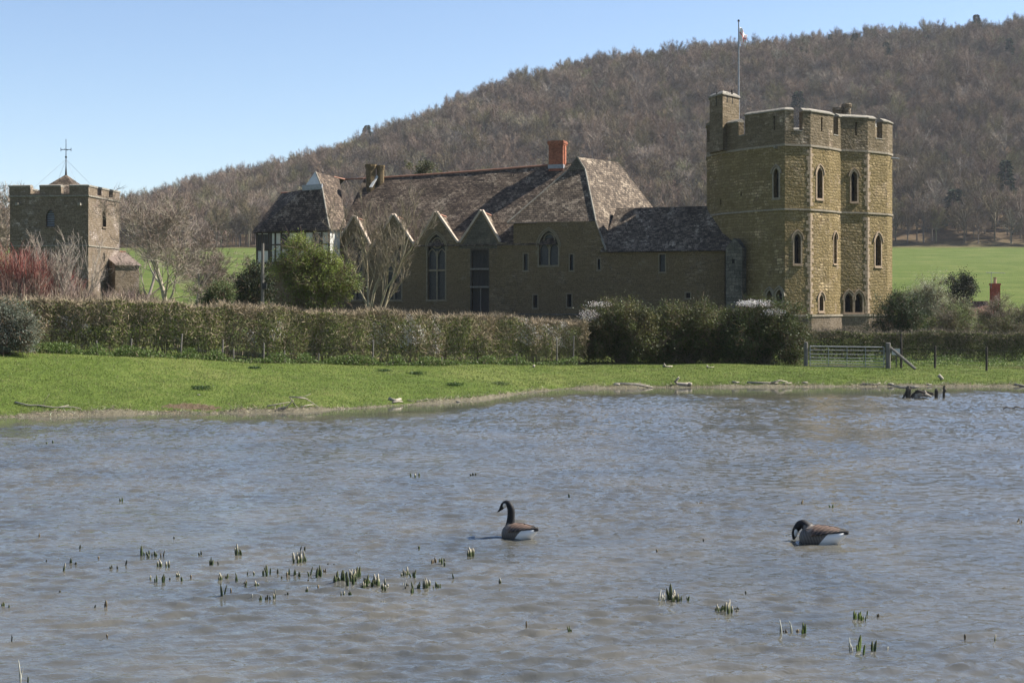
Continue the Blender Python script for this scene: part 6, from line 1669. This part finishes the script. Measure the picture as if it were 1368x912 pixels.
# ------------------------------------------------------------------ shoots standing out of the pond
M['blade'] = attr_mat('shoot_blades', trans=.15, rough=.45, spec=.4)
SH = """162,669,5,4,2,d;53,717,5,2,1,b;233,719,3,1,1,k;95,753,9,3,2,d;101,754,4,2,1,k;85,763,12,2,1,p;149,759,5,2,2,k;156,760,5,2,1,k;169,755,8,2,1,k;188,742,14,2,2,d;197,743,7,12,7,d;207,742,7,5,3,d;216,744,9,4,2,b;213,756,10,5,4,p;224,757,9,4,3,p;208,777,10,3,2,d;218,777,12,4,3,d;227,774,3,1,1,k;200,774,6,1,1,p;238,770,8,3,3,p;243,776,7,3,2,d;255,771,4,2,1,b;267,742,6,3,2,k;282,755,12,4,3,d;292,753,4,2,1,k;316,741,16,3,2,p;321,741,9,4,3,d;295,774,11,5,4,p;302,774,8,3,2,d;316,776,12,3,2,d;297,798,19,4,3,d;308,792,7,2,1,b;328,780,6,3,2,b;330,768,5,2,1,d;340,767,5,2,1,p;141,811,10,3,2,b;127,812,5,1,1,k;4,810,7,3,2,d;13,811,5,3,2,d;15,857,10,3,2,k;144,850,4,1,1,b;27,912,32,4,3,w;36,912,9,2,1,d;80,791,3,1,1,k;106,733,6,2,1,k;132,745,3,2,1,b;62,750,3,1,1,k;355,769,15,8,5,d;371,767,8,1,1,k;386,768,10,3,2,d;393,769,9,3,2,d;400,769,7,2,2,d;414,768,12,4,2,d;426,769,15,6,4,d;434,765,7,3,2,b;438,755,4,2,1,k;446,755,3,1,1,k;398,750,15,12,9,p;407,750,10,4,3,d;402,735,6,1,1,k;407,735,6,1,1,k;449,777,14,5,4,d;457,777,17,6,5,d;467,778,19,14,10,d;478,770,14,5,4,d;471,772,14,8,6,p;485,785,10,5,4,p;490,782,16,6,5,d;498,782,9,4,3,d;504,781,17,8,6,p;514,785,13,7,5,p;538,769,10,4,3,p;544,768,12,4,3,p;552,771,12,6,4,d;539,785,11,3,2,w;544,785,7,4,3,k;551,791,16,3,2,d;559,786,10,3,2,d;569,784,16,8,6,p;584,785,9,9,5,d;606,773,8,2,1,d;580,753,8,5,4,b;591,753,10,8,5,d;629,742,13,7,5,p;559,731,4,4,2,d;457,796,9,5,3,p;468,794,6,4,3,d;383,796,6,3,2,k;410,789,7,3,2,p;425,786,6,2,1,b;356,801,7,3,2,k;360,802,6,2,1,k;348,801,7,3,2,d;366,800,12,3,2,p;337,797,5,2,1,w;343,782,8,4,3,p;328,782,6,3,2,d;412,776,3,2,1,k;383,770,7,2,1,b;376,772,3,1,1,k;549,636,5,1,1,d;555,637,5,1,1,p;560,636,5,1,1,d;629,635,3,1,1,k;632,634,3,1,1,k;635,634,3,1,1,k;895,801,22,6,4,d;882,800,13,6,5,w;888,801,9,6,5,w;901,801,13,7,6,p;908,801,8,4,3,d;919,801,6,3,2,d;957,815,9,4,3,p;964,815,7,5,4,d;974,818,18,8,6,p;984,815,5,6,4,k;996,793,4,2,1,k;1043,849,24,3,2,w;1049,844,5,4,3,b;1057,843,15,3,2,w;1066,843,4,4,3,b;1074,847,16,4,3,g;1142,828,13,4,3,g;1148,828,13,4,3,g;1154,828,8,3,2,d;1159,821,6,2,1,d;1172,822,4,4,2,b;1136,868,17,4,3,w;1149,872,23,8,4,g;1166,869,17,6,3,d;668,781,10,3,2,p;760,664,5,2,1,d;703,836,8,2,1,b;761,844,11,4,3,d;936,673,4,6,4,b;1110,678,6,3,2,g;1072,672,4,3,2,b;940,723,4,2,1,k;1330,858,12,1,1,p;1290,852,6,1,1,b;1362,698,6,5,3,b;1186,866,3,3,2,w;878,737,4,1,1,b;70,592,4,1,1,d;62,593,3,1,1,d"""
KC = {'d': ((.035, .055, .018), (.10, .10, .05)), 'k': ((.02, .025, .012), (.045, .04, .025)), 'b': ((.10, .075, .045), (.20, .16, .10)), 'p': ((.06, .075, .03), (.48, .43, .34)), 'w': ((.30, .30, .24), (.62, .60, .52)), 'g': ((.07, .11, .022), (.11, .13, .035))}
KL = {'d': ('dark green pointed water-plant shoot poking out of the pond', 'dark green shoots in the pond'), 'k': ('tiny blackish shoot tip just breaking the pond surface', 'blackish shoot tips in the pond'),
      'b': ('short withered brown shoot standing out of the pond', 'withered brown shoots in the pond'), 'p': ('clump of green shoots with pale bleached tips in the pond', 'pale-tipped shoots in the pond'),
      'w': ('whitish bleached shoot standing out of the pond', 'whitish bleached shoots in the pond'), 'g': ('bright green upright leaf blades standing out of the pond', 'bright green blades in the pond')}
special = {(27, 912): 'tall knobbly white shoot at the bottom left corner', (895, 801): 'tallest dark pointed leaf of the cluster below the two geese', (1149, 872): 'largest bright green leaf blade near the bottom right', (467, 778): 'wide dense clump of dark shoots left of centre', (1043, 849): 'thin tall whitish stem right of the lower centre clump'}
for row in SH.split(';'):
    px, py, h, sp, n, k = row.split(','); px, py, h, sp, n = float(px), float(py), float(h), float(sp), int(n)
    D = CAMZ * F / (py - HOR); s = D / F; rg = random.Random(int(px * 7 + py)); V = []; Fc = []; Cc = []
    lo, hi = KC[k]
    for i in range(n):
        off = (i + .5) / n - .5 if n > 1 else 0; bx = off * sp * s * 1.15 + rg.gauss(0, .004); by = rg.gauss(0, sp * s * .8)
        hh = h * s * (1 if i == n // 2 else rg.uniform(.45, .9)); w = (rg.uniform(1.0, 1.5) if k != 'w' else .8) * s * (1.3 if h > 12 else 1) * (1.5 if (px, py) in ((1149, 872), (895, 801)) and i == n // 2 else 1); ang = rg.uniform(-.6, .6); lean = rg.gauss(0, .14)
        prof = [(-.5, .55), (0, .8), (.35, 1), (.7, .85), (.9, .45), (1, .05)]
        bs = len(V)
        for t, ww in prof:
            cx_, cz = bx + lean * hh * max(t, 0) ** 1.5, hh * t
            dx, dy = math.cos(ang) * w * ww, math.sin(ang) * w * ww; fold = w * .45 * ww
            V += [(cx_ - dx, by - dy, cz), (cx_ - math.sin(ang) * fold, by + math.cos(ang) * fold, cz), (cx_ + dx, by + dy, cz), (cx_ + math.sin(ang) * fold * .6, by - math.cos(ang) * fold * .6, cz)]
            q = max(0, min(1, (t - .35) / .5)); v = rg.uniform(.85, 1.15); Cc += [[(lo[j] + (hi[j] - lo[j]) * q) * v for j in range(3)]] * 4
        for r_ in range(len(prof) - 1):
            for j in range(4): Fc.append([bs + r_ * 4 + j, bs + r_ * 4 + (j + 1) % 4, bs + r_ * 4 + 4 + (j + 1) % 4, bs + r_ * 4 + 4 + j])
    o = fast_mesh('water_plant', V, Fc, M['blade'], None, np.array(Cc), smooth=True, k=4); o.location = ((px - CX) / F * D, D, 0)
    sl = special.get((int(px), int(py)))
    if sl: tag(o, sl, 'water plant', 'standing shoots in the pond')
    else: tag(o, KL[k][0], 'water plant', KL[k][1])

# ------------------------------------------------------------------ geese
def loft(spine, n=20):
    V = []; Fc = []
    P = [Vector((x, 0, z)) for x, z, a, b in spine]
    for i, (x, z, ra, rb) in enumerate(spine):
        t = (P[min(i + 1, len(P) - 1)] - P[max(i - 1, 0)]).normalized(); nrm = Vector((-t.z, 0, t.x))
        for j in range(n):
            a = 2 * math.pi * j / n; V.append(P[i] + Vector((0, 1, 0)) * ra * math.cos(a) + nrm * rb * math.sin(a))
    for i in range(len(P) - 1):
        for j in range(n): Fc.append([i * n + j, i * n + (j + 1) % n, (i + 1) * n + (j + 1) % n, (i + 1) * n + j])
    Fc.append(list(range(n - 1, -1, -1))); Fc.append([(len(P) - 1) * n + j for j in range(n)])
    return V, Fc
def resample(sp, k=4):
    out = []
    for i in range(len(sp) - 1):
        p0, p1, p2, p3 = [np.array(sp[max(0, min(len(sp) - 1, i + d))]) for d in (-1, 0, 1, 2)]
        for q in range(k):
            t = q / k; out.append(tuple(.5 * ((2 * p1) + (-p0 + p2) * t + (2 * p0 - 5 * p1 + 4 * p2 - p3) * t * t + (-p0 + 3 * p1 - 3 * p2 + p3) * t ** 3)))
    out.append(sp[-1]); return out
M['feather'] = attr_mat('plumage', rough=.65, spec=.25)
def goose(loc, rz, neck, label, cheek, headc, s=1.0):
    root = empty('goose', loc, label, 'goose', None, rz)
    body = [(.40, .172, .012, .008), (.36, .160, .04, .026), (.30, .14, .085, .062), (.22, .11, .125, .100), (.10, .085, .158, .138), (-.04, .075, .172, .152), (-.16, .065, .158, .145), (-.235, .06, .115, .115), (-.272, .06, .06, .07), (-.287, .06, .012, .014)]
    me = bpy.data.meshes.new('tmp'); b = bmesh.new()
    for sp in (resample(body), resample(neck)):
        V, Fc = loft(sp); vs = [b.verts.new(v * s) for v in V]
        for f in Fc: b.faces.new([vs[i] for i in f])
    bmesh.ops.recalc_face_normals(b, faces=b.faces); b.to_mesh(me); b.free()
    tmp = bpy.data.objects.new('tmp', me); COL.objects.link(tmp)
    md = tmp.modifiers.new('r', 'REMESH'); md.mode = 'VOXEL'; md.voxel_size = .0065
    sm = tmp.modifiers.new('s', 'SMOOTH'); sm.iterations = 5; sm.factor = .5
    dg = bpy.context.evaluated_depsgraph_get(); bm = bpy.data.meshes.new_from_object(tmp.evaluated_get(dg)); bpy.data.objects.remove(tmp)
    co = np.empty(len(bm.vertices) * 3, np.float32); bm.vertices.foreach_get('co', co); co = co.reshape(-1, 3) / s; x, y, z = co.T
    n = len(x); rg = np.random.default_rng(3); C = np.zeros((n, 3))
    bar = .5 + .5 * np.sin((x * 1.0 + z * .35) * 150 + 2 * np.sin(y * 40))
    C[:] = np.array([.085, .072, .06]) ; C += (bar[:, None] * [.07, .06, .05])
    fr = np.clip((-.10 - x) / .12, 0, 1)[:, None]; C = C * (1 - fr) + fr * (np.array([.105, .092, .078]) + bar[:, None] * .05)
    white = (x > .04 + (z - .02) * .8) & (z < .150 + .10 * (x - .1)); C[white] = (.72, .70, .66)
    C[(x > .34) & (z > .15)] = (.02, .02, .02)
    # black neck and head
    nk = np.array([(q[0], q[1]) for q in resample(neck)]); d = np.sqrt(((x[:, None] - nk[None, :, 0]) ** 2 + (z[:, None] - nk[None, :, 1]) ** 2)); idx = d.argmin(1)
    lim = np.array([math.hypot(q[2], q[3]) * 1.15 for q in resample(neck)])[idx]; isn = (d.min(1) < lim) & (idx > 5) & (np.abs(y) < .065) & ((idx > 11) | (z > .19))
    C[isn] = (.012, .012, .013)
    ck = (((x - cheek[0]) / cheek[2]) ** 2 + ((z - cheek[1]) / cheek[3]) ** 2 + 0 * y < 1) & isn & (np.abs(y) > .008); C[ck] = (.74, .72, .68)
    ca = bm.color_attributes.new('Col', 'FLOAT_COLOR', 'POINT'); c4 = np.ones((n, 4), np.float32); c4[:, :3] = C; ca.data.foreach_set('color', c4.ravel())
    bm.shade_smooth(); finish('body', bm, M['feather'], root)
    # folded wings: layered over the back, dark flight feathers crossing above the tail
    for sy in (-1, 1):
        V = []; Fc = []; Cc = []; nu, nv = 34, 12
        for i in range(nu + 1):
            t = i / nu; x_ = -.20 + .60 * t
            bw = np.interp(x_, [q[0] for q in body][::-1], [q[2] for q in body][::-1]); bh = np.interp(x_, [q[0] for q in body][::-1], [q[3] for q in body][::-1]); bz = np.interp(x_, [q[0] for q in body][::-1], [q[1] for q in body][::-1])
            for j in range(nv + 1):
                v = j / nv; a = R(86) - v * R(72) * (1 - t ** 2.2 * .62) * min(1, .35 + t * 3.2)
                sh = .010 + .012 * math.sin(math.pi * min(1, t * 1.1)) + .0025 * math.sin(v * 26 + t * 40)
                lay = .004 * ((t * 9 + v * 2) % 1)
                yy = (bw + sh) * math.cos(a) + .006; zz = bz + (bh + sh + lay) * math.sin(a)
                if t > .78: zz = max(zz, .158 + .02 * (1 - v)); yy *= 1 - (t - .78) * 2.2
                V.append((x_ * s, sy * yy * s, zz * s))
                row = (t * 9 + v * 2) % 1; br = np.array([.085, .056, .042]) if t < .78 else np.array([.03, .026, .022])
                if v > .72 and t > .30: br = np.array([.035, .03, .028])
                if row > .80 and t < .8: br = np.array([.20, .135, .10])
                if t < .22: br = np.array([.12, .095, .075]) + (row > .75) * .08
                Cc.append(br)
        for i in range(nu):
            for j in range(nv):
                q = [i * (nv + 1) + j, (i + 1) * (nv + 1) + j, (i + 1) * (nv + 1) + j + 1, i * (nv + 1) + j + 1]; Fc.append(q if sy > 0 else q[::-1])
        o = fast_mesh('wing', V, Fc, M['feather'], root, np.array(Cc), smooth=True, k=4); so = o.modifiers.new('t', 'SOLIDIFY'); so.thickness = .008; so.offset = 0
    # eyes
    for sy in (-1, 1):
        b = bmesh.new(); bmesh.ops.create_uvsphere(b, u_segments=8, v_segments=6, radius=.0065 * s); e = bpy.data.meshes.new('eye'); b.to_mesh(e); b.free()
        o = finish('eye', e, M['black'], root, True); o.location = (headc[0] * s, sy * headc[2] * s, headc[1] * s)
    return root
neck1 = [(-.10, .09, .12, .11), (-.13, .16, .095, .10), (-.135, .23, .070, .080), (-.13, .31, .057, .066), (-.125, .39, .055, .063), (-.13, .465, .055, .062), (-.16, .53, .053, .057), (-.205, .553, .050, .052), (-.25, .538, .050, .050), (-.285, .502, .045, .046), (-.317, .463, .030, .032), (-.348, .430, .020, .018), (-.39, .397, .013, .009)]
goose((.10, 25.3, -.01), R(-33), neck1, 'goose with its black neck raised, swimming left near the centre of the pond', (-.222, .492, .036, .066), (-.275, .525, .046), 1.1)
neck2 = [(-.10, .11, .10, .08), (-.165, .185, .088, .085), (-.20, .225, .070, .070), (-.24, .245, .060, .060), (-.28, .235, .054, .056), (-.312, .20, .050, .052), (-.332, .17, .046, .048), (-.350, .13, .044, .045), (-.36, .09, .037, .040), (-.367, .055, .026, .027), (-.375, .022, .015, .013)]
goose((5.36, 24.75, -.005), R(-30), neck2, 'goose with its head bent down to the water, right of the other goose', (-.325, .115, .026, .058), (-.365, .15, .042), 1.28)

# ------------------------------------------------------------------ air
hz_m = bpy.data.materials.new('haze'); hz_m.use_nodes = True; nt = hz_m.node_tree
nt.nodes.remove(nt.nodes['Principled BSDF']); pv = nt.nodes.new('ShaderNodeVolumePrincipled'); pv.inputs['Density'].default_value = 0.00007; pv.inputs['Color'].default_value = (.86, .92, 1, 1); pv.inputs['Anisotropy'].default_value = 0.2
nt.links.new(pv.outputs[0], nt.nodes['Material Output'].inputs['Volume'])
m = MB(); m.box((-4700, -320, -2), (4700, 5200, 215)); hz_o = m.build('haze', hz_m, None, uv=False); tag(hz_o, 'thin blue spring haze filling the valley air', 'haze', kind='stuff')
